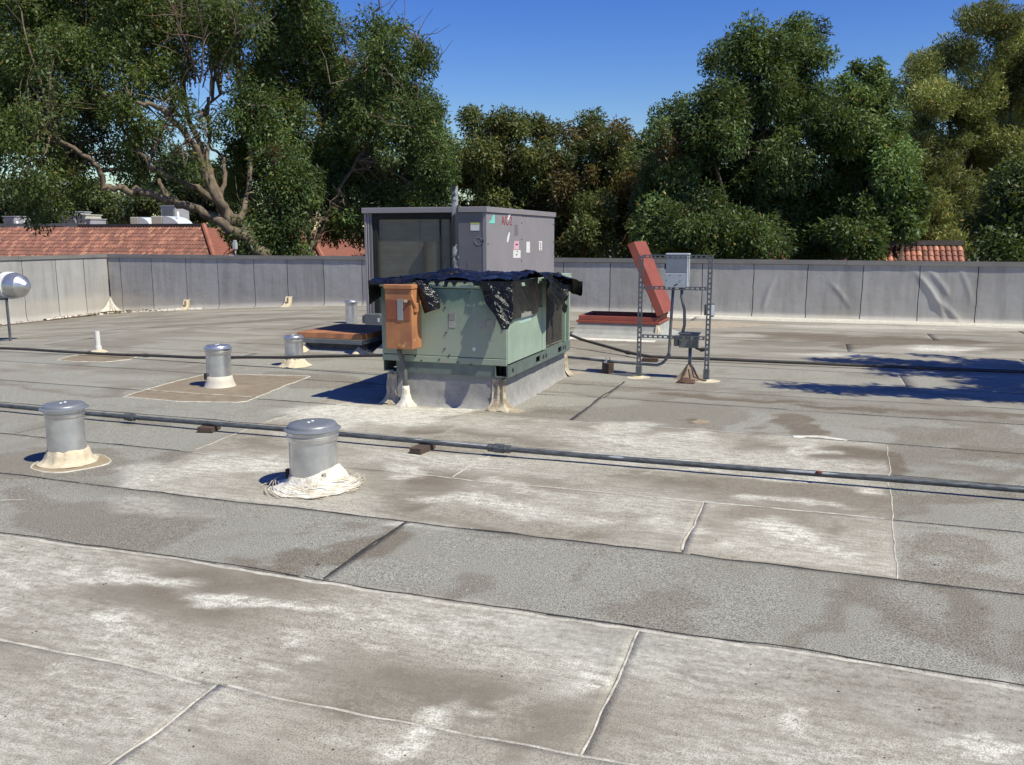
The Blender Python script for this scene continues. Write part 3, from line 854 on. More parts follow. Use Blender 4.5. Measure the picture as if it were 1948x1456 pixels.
def vent(loc, cap_r, pipe_r, h, label, skirt, cap_mat, lean=(0, 0), bevel=False):
    t = empty('flue_vent', (loc[0], loc[1], float(zroof(loc[0], loc[1])) + .014))
    tag(t, label, 'roof vent', 'round galvanised flue vents on the roof')
    t.rotation_euler = (lean[0], lean[1], 0)
    s = pipe_r / .15
    zb = h - .105 * s
    MB().lathe([(pipe_r * 1.03, 0), (pipe_r * 1.02, .06), (pipe_r, zb * .5), (pipe_r * .985, zb)], n=48).build('pipe', M_GALV, t, True)
    MB().tube([(pipe_r * -.80, -pipe_r * .645, 0.02), (pipe_r * -.775, -pipe_r * .62, zb)], .0035, 5).build('pipe_seam', M_GALV, t)
    cr = pipe_r * 1.06
    prof = [(pipe_r * .985, zb - .012 * s), (cr * .985, zb - .005 * s), (cr, zb + .004 * s), (cr, zb + .016 * s), (cr * 1.03, zb + .022 * s), (cr * 1.03, zb + .030 * s), (cr, zb + .034 * s), (cr * 1.005, zb + .056 * s), (cr * .9, zb + .056 * s)]
    MB().lathe(prof, n=48).build('collar', M_GALV, t, True, 30)
    MB().lathe([(cr * .93, zb + .04 * s), (cr * .93, zb + .072 * s)], n=40).build('throat', M_DARK, t, True)
    zc = zb + .062 * s
    cap = [(0.001, zc), (cap_r * .9, zc + .002), (cap_r, zc), (cap_r * 1.0, zc + .004), (cap_r * .93, zc + .012 * s), (cap_r * .875, zc + .016 * s), (cap_r * .862, zc + .030 * s), (cap_r * .82, zc + .039 * s), (cap_r * .55, zc + .0425 * s), (0.001, zc + .043 * s)]
    MB().lathe(cap, n=56).build('cap', cap_mat, t, True, 50)
    # rivets on the cap
    for (a, b) in ((-.02, -.01), (-.02, .035)):
        r_ = MB().lathe([(.010, 0), (.009, .003), (.001, .005)], a * s, b * s, 10).build('rivet', M_WHITEDOT, t, True); r_.location = (0, 0, zc + .0425 * s)
    seed = random.random() * 50
    if skirt == 'white':
        def wob(r, z, q):
            n = float(fbm(math.cos(q) * 2 + seed + r * 3, math.sin(q) * 2 + r * 6, 4)) - .5
            lean_up = .05 * max(0, math.cos(q - .1)) * (1 if r < .2 else 0)
            return r * (1 + n * .28 * (r > pipe_r * 1.1)) + (.01 * math.sin(q * 9 + seed) if r > .22 else 0), max(z + n * .02 + lean_up * (z > .01), .0)
        MB().lathe([(.285, 0), (.25, .010), (.22, .022), (.195, .038), (.175, .06), (.160, .085), (.151, .09)], n=64, wob=wob).build('mastic_skirt', M_MASTIC_WHITE, t, True)
        # frayed fabric strands round the skirt
        fr = MB()
        for q in range(70):
            a = random.uniform(0, 2 * PI); r = random.uniform(.20, .33); ln = random.uniform(.04, .13); bend = random.uniform(-.5, .5)
            pts = []
            for j in range(4):
                rr = r + ln * .2 * j / 3; aa = a + (ln / r) * j / 3 + bend * .02 * j
                pts.append((rr * math.cos(aa), rr * math.sin(aa), max(.09 - (rr - .17) * .62, .004) + .006 + random.uniform(0, .006)))
            fr.tube(pts, .0022, 4)
        fr.build('frayed_strands', M_MASTIC, t)
        MB().hexa([(.14, -.10, .05), (.155, -.09, .05), (.15, -.075, .05), (.135, -.085, .05), (.135, -.125, .12), (.15, -.115, .12), (.145, -.10, .12), (.13, -.11, .12)]).build('strap_end', M_GALV, t)
        MB().box(-.160, -.135, -.09, -.06, .05, .115).build('clamp', M_DARK, t)
    elif skirt == 'cream':
        def wob(r, z, q):
            n = float(fbm(math.cos(q) * 2.4 + seed + r * 5, math.sin(q) * 2.4 + r * 8, 4)) - .5
            return r * (1 + n * .35 * (r > pipe_r * 1.1)), max(z + n * .03, 0)
        k = pipe_r / .125
        MB().lathe([(.20 * k, 0), (.18 * k, .015), (.165 * k, .025), (.155 * k, .05), (.14 * k, .09), (.128 * k, .10)], n=56, wob=wob).build('mastic_skirt', M_MASTIC, t, True)
    elif skirt == 'cone':
        MB().lathe([(pipe_r * 1.32, 0), (pipe_r * 1.28, .008), (pipe_r * 1.12, .06), (pipe_r * 1.03, .115), (pipe_r * .98, .118)], n=48).build('metal_cone', mat('cream_metal', (.62, .57, .48), (.54, .49, .40), .6, bmp=.2), t, True)
        MB().box(-pipe_r * .8, -pipe_r * .68, -pipe_r * 1.0, -pipe_r * .8, .08, .15).build('clamp', M_DARK, t)
    elif skirt == 'rough':
        def wob(r, z, q):
            n = float(fbm(math.cos(q) * 3 + seed + r * 5, math.sin(q) * 3 + r * 8, 4)) - .5
            return r * (1 + n * .4 * (r > pipe_r * 1.05)), max(z + n * .05 * (z > .01), 0)
        MB().lathe([(.20, 0), (.17, .012), (.14, .04), (.122, .075), (.11, .085)], n=48, wob=wob).build('mastic_skirt', M_MASTIC, t, True)
    return t

vent((-2.968, 4.661), .179, .150, .415, 'nearest and widest steel roof vent with ragged white mastic round its foot', 'white', M_CAP, (0, -.012))
vent((-4.947, 4.594), .160, .123, .425, 'steel roof vent at the far left standing in a round tan mastic ring', 'cream', M_CAP)
vent((-5.95, 7.571), .148, .126, .445, 'steel roof vent on the square tan patch in the middle distance', 'cone', M_GALV)
vent((-6.022, 9.103), .126, .108, .380, 'steel roof vent with rough cream foot beside the rusty hatch lid', 'rough', M_GALV)
vent((-8.0, 14.0), .140, .105, .42, 'small distant steel vent seen just above the rusty hatch lid', None, M_GALV)

# white plastic pipe
t = empty('plastic_vent_pipe', (-9.3, 9.302, .014))
tag(t, 'thin white plastic vent pipe standing alone on a small tan patch', 'vent pipe')
MB().tube([(0, 0, .0), (-.004, 0, .29)], .034, 16).build('pipe', mat('white_pvc', (.74, .72, .66), (.62, .6, .55), .5), t, True, 40)
MB().tube([(0, 0, .03), (0, 0, .085)], .045, 16).build('coupling', MATS['white_pvc'], t, True, 40)
MB().lathe([(.12, 0), (.09, .02), (.05, .035)], n=20).build('mastic_skirt', M_MASTIC, t, True)

# ------------------------------------------------------------------ pipes on the roof
M_PIPE = mat('old_grey_pipe', (0.135, 0.145, 0.15), (0.06, 0.063, 0.066), .6, .3, scale=14, sc=(1, 6, 6), lo=.4, hi=.6, speck=(9, .70, (0.015, .014, .013)))
M_BLACKPIPE = mat('black_pipe', (0.035, 0.032, 0.03), (0.07, 0.06, 0.05), .7, scale=12)
M_CONDUIT = mat('grey_conduit', (0.20, 0.21, 0.22), (0.14, 0.145, 0.15), .45, .5, scale=9)
M_WOOD = mat('weathered_block', (0.10, 0.065, 0.045), (0.055, 0.038, 0.03), .9, scale=18, sc=(1, 6, 1), bmp=.4)
M_PIPEWHITE = mat('pipe_coating_splash', (.36, .37, .38), (.22, .23, .24), .7, scale=20)

def gas_pipe():
    t = empty('gas_pipe', (0, 5.8, 0))
    tag(t, 'long grey gas pipe with white coating splashes crossing the middle of the roof', 'pipe')
    def pz(x):
        return .072 + .006 * math.sin(x * 1.3)
    def py(x):
        return -.02 + .012 * math.sin(x * .8 + 1) + .02 * math.sin(x * .31)
    X = np.linspace(-12, 7.6, 90)
    MB().tube([(x, py(x), pz(x)) for x in X], .0195, 12).build('pipe', M_PIPE, t, True)
    for px, w in ((205, .05), (930, .085), (1944, .06), (60, .03)):
        x = float(on_ground(px, 802 + (px - 205) * .085, .08)[0]) if px != 1944 else 1.40
        g = MB()
        for (a, b, r) in ((-w, -w * .5, .030), (-w * .45, w * .45, .034), (w * .5, w, .030)):
            g.tube([(x + a, py(x), pz(x)), (x + b, py(x), pz(x))], r, 8 if r > .032 else 12)
        g.build('fitting', M_PIPE, t)
    def stripe(x0, x1, a0, a1, m, name):
        n = 24
        P = np.zeros((5, n, 3))
        for i in range(n):
            u = i / (n - 1); x = x0 + (x1 - x0) * u
            amp = math.sin(PI * u) ** .5
            mid_ = (a0 + a1) / 2; hw = (a1 - a0) / 2 * amp * (.7 + .6 * float(fbm(x * 20, 3.3)))
            for j in range(5):
                a = mid_ + hw * (j / 2 - 1)
                P[j, i] = (x, py(x) - .0203 * math.sin(a), pz(x) + .0203 * math.cos(a))
        MB().grid(P).build(name, m, t, True)
    for (p0, p1, a0, a1) in ((838, 975, .1, 1.2), (1160, 1190, 0.3, 1.5), (1495, 1600, .3, 1.6), (795, 812, .3, 1.2)):
        x0 = float(on_ground(p0, 855, .08)[0]) ; x0 = 5.8 * (x0 / on_ground(p0, 855, .08)[1]); x1 = 5.8 * float(on_ground(p1, 855, .08)[0] / on_ground(p1, 855, .08)[1])
        stripe(x0, x1, a0 + .2, a1 - .25, M_PIPEWHITE, 'coating_splash')
    x = 5.8 * float(on_ground(1557, 920, .08)[0] / on_ground(1557, 920, .08)[1])
    MB().lathe([(.02, 0), (.018, .01), (.001, .012)], n=12).build('rusty_bolt', mat('rust_red', (.22, .06, .035), (.12, .04, .03), .9), t).location = (x, py(x) - .018, pz(x) + .012)
    return t, py, pz
gp_t, gpy, gpz = gas_pipe()

def block(loc, sx, sy, sz, label, rz=0.0, clamp=False):
    t = empty('support_block', (loc[0], loc[1], float(zroof(loc[0], loc[1])) + .012), rz)
    tag(t, label, 'wood block', 'wooden blocks holding up roof pipes')
    MB().box(-sx / 2, sx / 2, -sy / 2, sy / 2, 0, sz, .004).build('block', M_WOOD, t)
    if clamp:
        MB().box(-.05, .05, -.012, .012, sz, sz + .02).build('strut', M_GALV, t)
        MB().box(-.03, -.01, -.015, .015, sz + .02, sz + .06).build('clamp', M_GALV, t)
        MB().box(.01, .03, -.015, .015, sz + .02, sz + .06).build('clamp', M_GALV, t)
    return t
xb = 5.8 * float(on_ground(405, 829, .03)[0] / on_ground(405, 829, .03)[1])
block((xb, 5.76), .13, .16, .043, 'dark wood block under the grey gas pipe between two roof vents', .2)
xb = 5.8 * float(on_ground(813, 866, .03)[0] / on_ground(813, 866, .03)[1])
block((xb, 5.72), .10, .22, .043, 'dark wood block under the grey gas pipe, below the green unit', -.1)
block((-2.23, 9.83), .13, .12, .12, 'tall brown block with metal clamp beside the strut frame foot', .3, True)
block((-1.93, 10.95), .20, .12, .045, 'flat brown block behind the strut frame left post', .1)

def simple_pipe(name, label, pts, r, m, cat='pipe'):
    pts = np.array(pts, float); o = pts[0]
    t = empty(name, tuple(o))
    tag(t, label, cat)
    # densify with a little sag
    P = []
    for i in range(len(pts) - 1):
        n = max(int(np.linalg.norm(pts[i + 1] - pts[i]) / .35), 1)
        for q in range(n):
            P.append(pts[i] + (pts[i + 1] - pts[i]) * q / n)
    P.append(pts[-1]); P = np.array(P) - o
    P[1:-1, 2] += (rng.random(len(P) - 2) - .5) * .006
    MB().tube(P, r, 10).build('pipe', m, t, True)
    for i in range(4, len(P) - 1, 9):
        d = (P[i + 1] - P[i]); d = d / np.linalg.norm(d)
        MB().tube([P[i] - d * .03, P[i] + d * .03], r * 1.35, 10).build('coupling', m, t, True, 40)
    return t
simple_pipe('condensate_pipe', 'thin black pipe running from the left edge past the vents to the green unit',
            [(-16.5, 9.2, -.28), (-12.5, 9.12, -.03), (-10.7, 9.05, .04), (-9.0, 8.98, .045), (-7.36, 8.92, .08), (-6.03, 8.86, .15), (-4.75, 8.80, .24), (-3.84, 8.78, .30)], .019, M_BLACKPIPE)
simple_pipe('drain_pipe', 'thin dark pipe from behind the green unit along the roof to the right edge',
            [(-3.93, 12.4, .34), (-3.10, 11.9, .14), (-2.3, 11.33, .06), (-1.93, 10.97, .07), (-1.56, 11.1, .055), (.5, 11.18, .05), (2.4, 11.25, .05), (7.8, 11.3, .05)], .021, M_BLACKPIPE)

# ------------------------------------------------------------------ green rooftop unit and its curb
M_GREEN = None
def green_paint():
    m, nt, bs = node_mat('chalky_green_paint')
    v = coords(nt)
    sp = nt.nodes.new('ShaderNodeSeparateXYZ'); L(nt, v, sp.inputs[0])
    a = noise(nt, v, 2.6, 6, .62); b = noise(nt, v, 9, 5, .6, (1, 1, .25)); s_ = noise(nt, v, 60, 3, .6)
    z = math_n(nt, 'ADD', sp.outputs[2], math_n(nt, 'MULTIPLY', math_n(nt, 'SUBTRACT', a, .5), .9))
    c = mixc(nt, ramp(nt, z, .35, .80), (0.27, 0.315, 0.245), (0.095, 0.175, 0.132))
    c = mixc(nt, math_n(nt, 'MULTIPLY', ramp(nt, b, .55, .8), .4), c, (0.33, 0.40, 0.33))
    c = mixc(nt, math_n(nt, 'MULTIPLY', ramp(nt, s_, .66, .72), .5), c, (.10, .12, .09))
    c = mixc(nt, math_n(nt, 'MULTIPLY', ramp(nt, noise(nt, v, 5, 4), .64, .70), .5), c, (.34, .27, .17))
    L(nt, c, bs.inputs['Base Color'])
    bs.inputs['Roughness'].default_value = .55
    bump(nt, bs, noise(nt, v, 4, 3), .12, .02)
    return m
M_GREEN = green_paint()
M_GREEN_LIGHT = mat('light_green_paint', (0.31, 0.385, 0.305), (0.24, 0.31, 0.24), .6, scale=4, speck=(40, .7, (.16, .15, .1)))
M_GREEN_RAIL = mat('dull_green_rail', (0.15, 0.19, 0.165), (0.11, 0.13, 0.12), .6, .2, scale=7)
M_CURB = mat('curb_membrane', (0.36, 0.345, 0.32), (0.24, 0.23, 0.215), .92, scale=9, lo=.3, hi=.7, bmp=.6, bscale=140, speck=(160, .62, (.08, .08, .085)))
M_COIL = mat('dirty_coil', (0.10, 0.085, 0.065), (0.055, 0.05, 0.042), .9, scale=16, speck=(11, .68, (.22, .20, .17)))
M_SCREW = mat('dark_screw', (0.06, 0.06, 0.05), (.03, .03, .03), .7)
M_RUST = mat('rust_orange', (0.44, 0.19, 0.075), (0.26, 0.105, 0.055), .75, scale=5, lo=.38, hi=.66, sc=(1, 1, .5), speck=(9, .64, (.50, .28, .12)))
M_STICKER = mat('faded_sticker', (0.36, 0.34, 0.30), (.24, .23, .21), .85, scale=40)
M_STICKER_W = mat('white_sticker', (0.72, 0.72, 0.68), (.6, .6, .58), .7, scale=20)

# membrane covered curb under the green unit
def green_curb():
    t = empty('roof_curb', (-3.25, 8.5, 0))
    tag(t, 'grey membrane covered curb carrying the green rooftop unit', 'roof curb')
    def P(x, y, z): return (x + 3.25, y - 8.5, z)
    x0, x1, y0, y1 = -3.80, -2.655, 7.335, 9.50
    f = .04
    prof = [(f * 1.9, .006), (f * 1.2, .012), (f * .55, .05), (f * .2, .12), (.012, .2), (0, .30)]
    for side in range(4):
        b = MB(); rows = []
        for (d, z) in prof:
            row = []
            n = 26
            for i in range(n):
                u = i / (n - 1)
                if side == 0: x, y = x0 - d + (x1 - x0 + 2 * d) * u, y0 - d
                elif side == 1: x, y = x1 + d, y0 - d + (y1 - y0 + 2 * d) * u
                elif side == 2: x, y = x1 + d - (x1 - x0 + 2 * d) * u, y1 + d
                else: x, y = x0 - d, y1 + d - (y1 - y0 + 2 * d) * u
                w = (float(fbm(u * 9 + side * 5, z * 9, 3)) - .5) * .02
                if side == 0: y -= w
                if side == 1: x += w
                row.append(P(x, y, z))
            rows.append(row)
        b.grid(np.array(rows)); b.build('curb_flashing', M_CURB, t, True)
    MB().box(x0 - .004 + 3.25, x1 + .004 + 3.25, y0 - .004 - 8.5, y1 - 8.5, .262, .322).build('counter_flashing', mat('grey_counterflashing', (.24, .245, .235), (.18, .185, .18), .55, .2), t)
    # cream corner patches, gathered fabric
    def corner(cx, cy, sx, sy, w, hh):
        nu, nv = 24, 14
        Pm = np.zeros((nv, nu, 3))
        for j in range(nv):
            v = j / (nv - 1)
            for i in range(nu):
                u = i / (nu - 1) * 2 - 1
                ww = w * (1 + .7 * v ** 6)
                fold = .012 * math.sin(u * 11 + v * 2) + .02 * (float(fbm(u * 3 + cx, v * 5)) - .5)
                flare = .014 + fold * .7 + .075 * v ** 6
                if u < 0:
                    p = (cx + sx * (u * -1) * -ww + sx * 0, cy + sy * flare)
                    p = (cx - sx * ww * (-u) + sx * flare * (1 + u), cy + sy * flare)
                else:
                    p = (cx + sx * flare, cy - sy * ww * u + sy * flare * (1 - u))
                Pm[j, i] = P(p[0], p[1], hh * (1 - v) + .018 + .006 * math.sin(i))
        b = MB().grid(Pm); b.build('corner_patch', M_OLDMASTIC, t, True)
    corner(x1, y0, 1, -1, .085, .285)
    corner(x0, y0, -1, -1, .09, .285)
    corner(x1, y1, 1, 1, .07, .25)
green_curb()

GX0, GX1, GY0, GY1, GZ0, GZ1 = -3.852, -2.582, 7.30, 9.40, .437, 1.185

def green_unit():
    t = empty('rooftop_unit', (GX0, GY0, .325))
    tag(t, 'weathered green rooftop air conditioner with black plastic sheeting over its top', 'air conditioner')
    o = np.array([GX0, GY0, .325])
    def bx(b, x0, x1, y0, y1, z0, z1, bev=.004):
        return b.box(x0 - o[0], x1 - o[0], y0 - o[1], y1 - o[1], z0 - o[2], z1 - o[2], bev)
    def part(name, m, *a, bev=.004):
        return bx(MB(), *a, bev=bev).build(name, m, t)
    # front panel, back and left as the cabinet
    part('front_panel', M_GREEN, GX0, GX1 - .012, GY0, GY0 + .03, GZ0 + .06, GZ1 - .06)
    part('lower_front_panel', M_GREEN, GX0, GX1 - .012, GY0 - .002, GY0 + .03, GZ0 - .005, GZ0 + .055)
    part('cabinet', M_GREEN_RAIL, GX0 + .01, GX1 - .10, GY0 + .04, GY1 - .04, GZ0, GZ1 - .07)
    part('left_panel', M_GREEN, GX0 - .004, GX0 + .02, GY0 + .032, GY1, GZ0, GZ1 - .065)
    part('back_panel', M_GREEN, GX0 + .022, GX1 - .03, GY1 - .03, GY1, GZ0, GZ1 - .065)
    # top pan with turned down lip
    part('top_pan', M_GREEN_LIGHT, GX0 - .012, GX1 + .012, GY0 - .012, GY1 + .012, GZ1 - .012, GZ1 + .004)
    part('top_lip', M_GREEN_LIGHT, GX0 - .012, GX1 + .012, GY0 - .014, GY0 - .004, GZ1 - .055, GZ1 - .013)
    part('top_lip', M_GREEN_LIGHT, GX1 + .004, GX1 + .014, GY0 - .002, GY1 + .012, GZ1 - .05, GZ1 - .013)
    # right side: two access panels, divider, recessed coil, corner post
    part('access_panel', M_GREEN_LIGHT, GX1 - .03, GX1, GY0 + .006, 8.34, GZ0 + .01, GZ1 - .30)
    part('upper_access_panel', M_GREEN_RAIL, GX1 - .03, GX1 + .001, GY0 + .006, 8.34, GZ1 - .29, GZ1 - .055)
    part('panel_lip', M_GREEN_LIGHT, GX1 - .02, GX1 + .014, GY0 + .006, 8.34, GZ1 - .302, GZ1 - .286)
    part('side_post', M_GREEN_LIGHT, GX1 - .03, GX1 + .004, 8.352, 8.47, GZ0 + .01, GZ1 - .055)
    cl = part('condenser_coil', M_COIL, GX1 - .075, GX1 - .045, 8.474, 9.22, GZ0 + .02, GZ1 - .06, bev=0)
    fins = MB()
    for i in range(44):
        z = GZ0 + .03 + i * .0152
        bx(fins, GX1 - .045, GX1 - .036, 8.476, 9.215, z, z + .004, bev=0)
    f_ = fins.build('coil_fins', M_COIL, cl)
    part('corner_post', M_GREEN_LIGHT, GX1 - .045, GX1 + .002, GY1 - .035, GY1 + .002, GZ0 - .01, GZ1 - .05)
    part('inner_post', M_GREEN_LIGHT, GX1 - .045, GX1 - .002, 9.225, 9.245, GZ0, GZ1 - .05)
    # base rail channel
    for (name, a) in (('base_rail', (GX1 - .05, GX1 + .006)),):
        r = MB()
        z0, z1 = .325, .432
        slots = [(7.30, 7.36), (8.12, 8.28), (8.86, 9.02)]
        y = GY0 + .06
        segs = [(GY0 + .03, 8.13), (8.27, 8.92), (9.06, GY1)]
        for (ya, yb) in segs:
            bx(r, a[1] - .012, a[1], ya, yb, z0, z1, bev=0)
        for (ya, yb) in ((8.13, 8.27), (8.92, 9.06)):
            bx(r, a[1] - .012, a[1], ya, yb, z0, z0 + .025, bev=0); bx(r, a[1] - .012, a[1], ya, yb, z1 - .025, z1, bev=0)
        bx(r, a[1] - .07, a[1] - .012, GY0 + .03, GY1, z0, z0 + .008, bev=0)
        bx(r, a[1] - .09, a[1] - .012, GY0 + .03, GY1, z1 - .008, z1, bev=0)
        r.build(name, M_GREEN_RAIL, t)
        bx(MB(), a[1] - .10, a[1] - .085, GY0 + .1, GY1 - .02, z0 + .01, z1 - .01, bev=0).build('rail_web', M_DARK, t)
        for yy in (7.42, 8.37, 8.47, 9.12, 9.20):
            h = MB().lathe([(.022, 0), (.022, .002), (.001, .0022)], n=16).build('rail_hole', M_DARK, t)
            h.rotation_euler = (0, PI / 2, 0); h.location = (a[1] - o[0] + .001, yy - o[1], .38 - o[2])
    part('front_rail', M_GREEN_RAIL, GX0 + .14, GX1 - .14, GY0 + .012, GY0 + .028, .325, .43, bev=0)
    r = MB()
    bx(r, GX0, GX0 + .10, GY0 + .02, GY0 + .20, .325, .335, bev=0); bx(r, GX0, GX0 + .01, GY0 + .02, GY1, .335, .43, bev=0); bx(r, GX0 + .011, GX0 + .012, GY0 + .01, GY0 + .2, .335, .42, bev=0)
    r.build('left_rail', M_GREEN_RAIL, t)
    r = MB()
    bx(r, GX1 - .13, GX1 - .01, GY0, GY0 + .028, .325, .333, bev=0); bx(r, GX1 - .13, GX1 - .12, GY0, GY0 + .028, .334, .43, bev=0)
    bx(r, GX1 - .012, GX1 + .005, GY0 - .002, GY0 + .028, .325, .436, bev=0)
    r.build('rail_end', M_GREEN_RAIL, t)
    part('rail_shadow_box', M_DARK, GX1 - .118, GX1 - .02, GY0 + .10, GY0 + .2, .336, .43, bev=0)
    # screws
    sc = MB().lathe([(.009, 0), (.008, .006), (.001, .0075)], n=8)
    first = None
    for (px, py) in ((846, 545), (893, 557), (923, 568), (847, 585), (799, 632), (849, 633), (846, 664), (855, 676), (802, 686), (836, 684), (790, 678), (871, 690), (895, 694), (768, 679), (815, 541), (868, 537), (905, 538), (938, 538)):
        p = on_y(px, py, GY0)
        q = sc.build('screw', M_SCREW, t) if first is None else first.copy()
        if first is None: first = q
        else:
            COL.objects.link(q); q.parent = t
        q.rotation_euler = (PI / 2, 0, 0)
        q.location = (p[0] - o[0], (-.016 if py < 546 else -.0015), p[2] - o[2])
    # stickers on front
    def stk(name, m, x0, x1, y0, y1, rot=0.0, y=-.003):
        a = on_y(x0, y0, GY0); b = on_y(x1, y1, GY0)
        s = MB().box(-(b[0] - a[0]) / 2, (b[0] - a[0]) / 2, -.0008, .0008, -(a[2] - b[2]) / 2, (a[2] - b[2]) / 2).build(name, m, t)
        s.location = ((a[0] + b[0]) / 2 - o[0], y, (a[2] + b[2]) / 2 - o[2]); s.rotation_euler = (0, rot, 0)
        return s
    stk('faded_label', M_STICKER, 854, 867, 595, 624)
    stk('faded_label', mat('grey_label', (.17, .165, .15), (.25, .24, .22), .8, scale=30), 855, 866, 596, 609, y=-.0052)
    stk('torn_label', M_STICKER, 910, 924, 613, 627, -.2)
    stk('torn_label', M_STICKER, 926, 940, 609, 630, -.1)
    stk('small_label', M_STICKER, 928, 936, 637, 647)
    stk('diamond_sticker', M_STICKER_W, 899, 905, 661, 668, PI / 4)
    # labels on the right side panel
    s = bx(MB(), GX1, GX1 + .0015, 7.62, 7.98, .79, .84, bev=0).build('faded_label', mat('pale_label', (.34, .47, .40), (.40, .52, .46), .7, scale=30), t)
    return t
green_unit()

# rusty disconnect box on the front
def rust_box():
    x0, x1 = -3.70, -3.43; y0, y1 = 7.085, 7.283; z0, z1 = .575, 1.155
    t = empty('electrical_box', (x0, y0, z0))
    tag(t, 'rusty orange electrical switch box mounted on the front of the green unit', 'electrical box')
    def b(*a, bev=.004):
        return MB().box(a[0] - x0, a[1] - x0, a[2] - y0, a[3] - y0, a[4] - z0, a[5] - z0, bev)
    b(x0, x1, y0, y1, z0, z1 - .03).build('box_body', M_RUST, t)
    b(x0 - .008, x1 + .008, y0 - .012, y1, z1 - .03, z1 + .008).build('rain_hood', M_RUST, t)
    b(x0 + .01, x0 + .12, y0 - .006, y0, z0 + .27, z1 - .125, bev=.002).build('door_panel', mat('rust_red_panel', (.27, .085, .04), (.19, .06, .033), .75), t)
    b(x0 + .19, x1 - .015, y0 - .006, y0, z0 + .27, z1 - .125, bev=.002).build('door_panel', MATS['rust_red_panel'], t)
    b(x0 + .125, x0 + .185, y0 - .008, y0, z0 + .265, z1 - .125, bev=.002).build('grey_label_plate', mat('plate_grey', (.34, .34, .34), (.27, .27, .27), .5, .4), t)
    b(x0 + .195, x0 + .23, y0 - .0085, y0 - .006, z1 - .15, z1 - .125, bev=0).build('yellow_label', mat('yellowed_paper', (.65, .55, .30), (.5, .42, .25)), t)
    b(x0 + .12, x0 + .15, y0 - .003, y0, z0 + .02, z0 + .05, bev=0).build('door_button', mat('yellow_rust', (.50, .26, .08), (.42, .2, .06)), t)
    # switch handle on the right side: lever and pivot, sticking out
    h = MB()
    h.box(x1 - x0, x1 - x0 + .022, .03, .10, .34, .42, .003)
    h.build('handle_pivot', M_RUST, t)
    MB().tube([(x1 - x0 + .015, .05, .36), (x1 - x0 + .012, -.03, .50)], .010, 8).build('handle_lever', M_RUST, t, True)
    return t
rust_box()

# liquid-tight conduit from under the rusty box into a white boot on the roof
t = empty('conduit', (-3.72, 7.36, 0))
tag(t, 'short grey conduit dropping from the green unit into a white roof boot', 'conduit')
MB().tube([(.08, -.14, .575), (.09, -.13, .50), (.11, -.12, .44), (.125, -.11, .34), (.125, -.10, .12)], .023, 12).build('pipe', mat('dull_conduit', (.13, .135, .13), (.09, .09, .09), .6), t, True)
def wob(r, z, q):
    n = float(fbm(math.cos(q) * 2 + 4, math.sin(q) * 2 + z * 9, 3)) - .5
    return r * (1 + .3 * n), z
b_ = MB().lathe([(.11, .012), (.085, .03), (.055, .07), (.04, .14), (.035, .20), (.026, .205)], .125, -.10, 28, wob).build('boot', M_MASTIC_WHITE, t, True)

# ------------------------------------------------------------------ black plastic sheeting draped over the unit
def plastic_mat():
    m, nt, bs = node_mat('black_plastic_sheet')
    v = coords(nt)
    L(nt, mixc(nt, ramp(nt, noise(nt, v, 8, 5), .45, .75), (.006, .006, .006), (.02, .019, .018)), bs.inputs['Base Color'])
    bs.inputs['Roughness'].default_value = .20
    bs.inputs['Specular IOR Level'].default_value = .38
    bump(nt, bs, noise(nt, v, 26, 4, .65), .8, .015)
    return m
M_PLASTIC = plastic_mat()

def crumple(P, amp, seed, freq=9.0, axis=(0, 0, 1)):
    """ridged folds added to a grid of points along an axis"""
    x = P[..., 0]; y = P[..., 1]; z = P[..., 2]
    a = fbm(x * freq + seed, (y + z * 1.3) * freq + seed, 4)
    b = fbm(x * freq * .45 + seed * 2, (y - z * .7) * freq * .45, 3)
    r = 1 - np.abs(2 * a - 1) * 2.2
    d = amp * (r * .6 + (b - .5) * 1.6)
    return P + d[..., None] * np.array(axis, float)

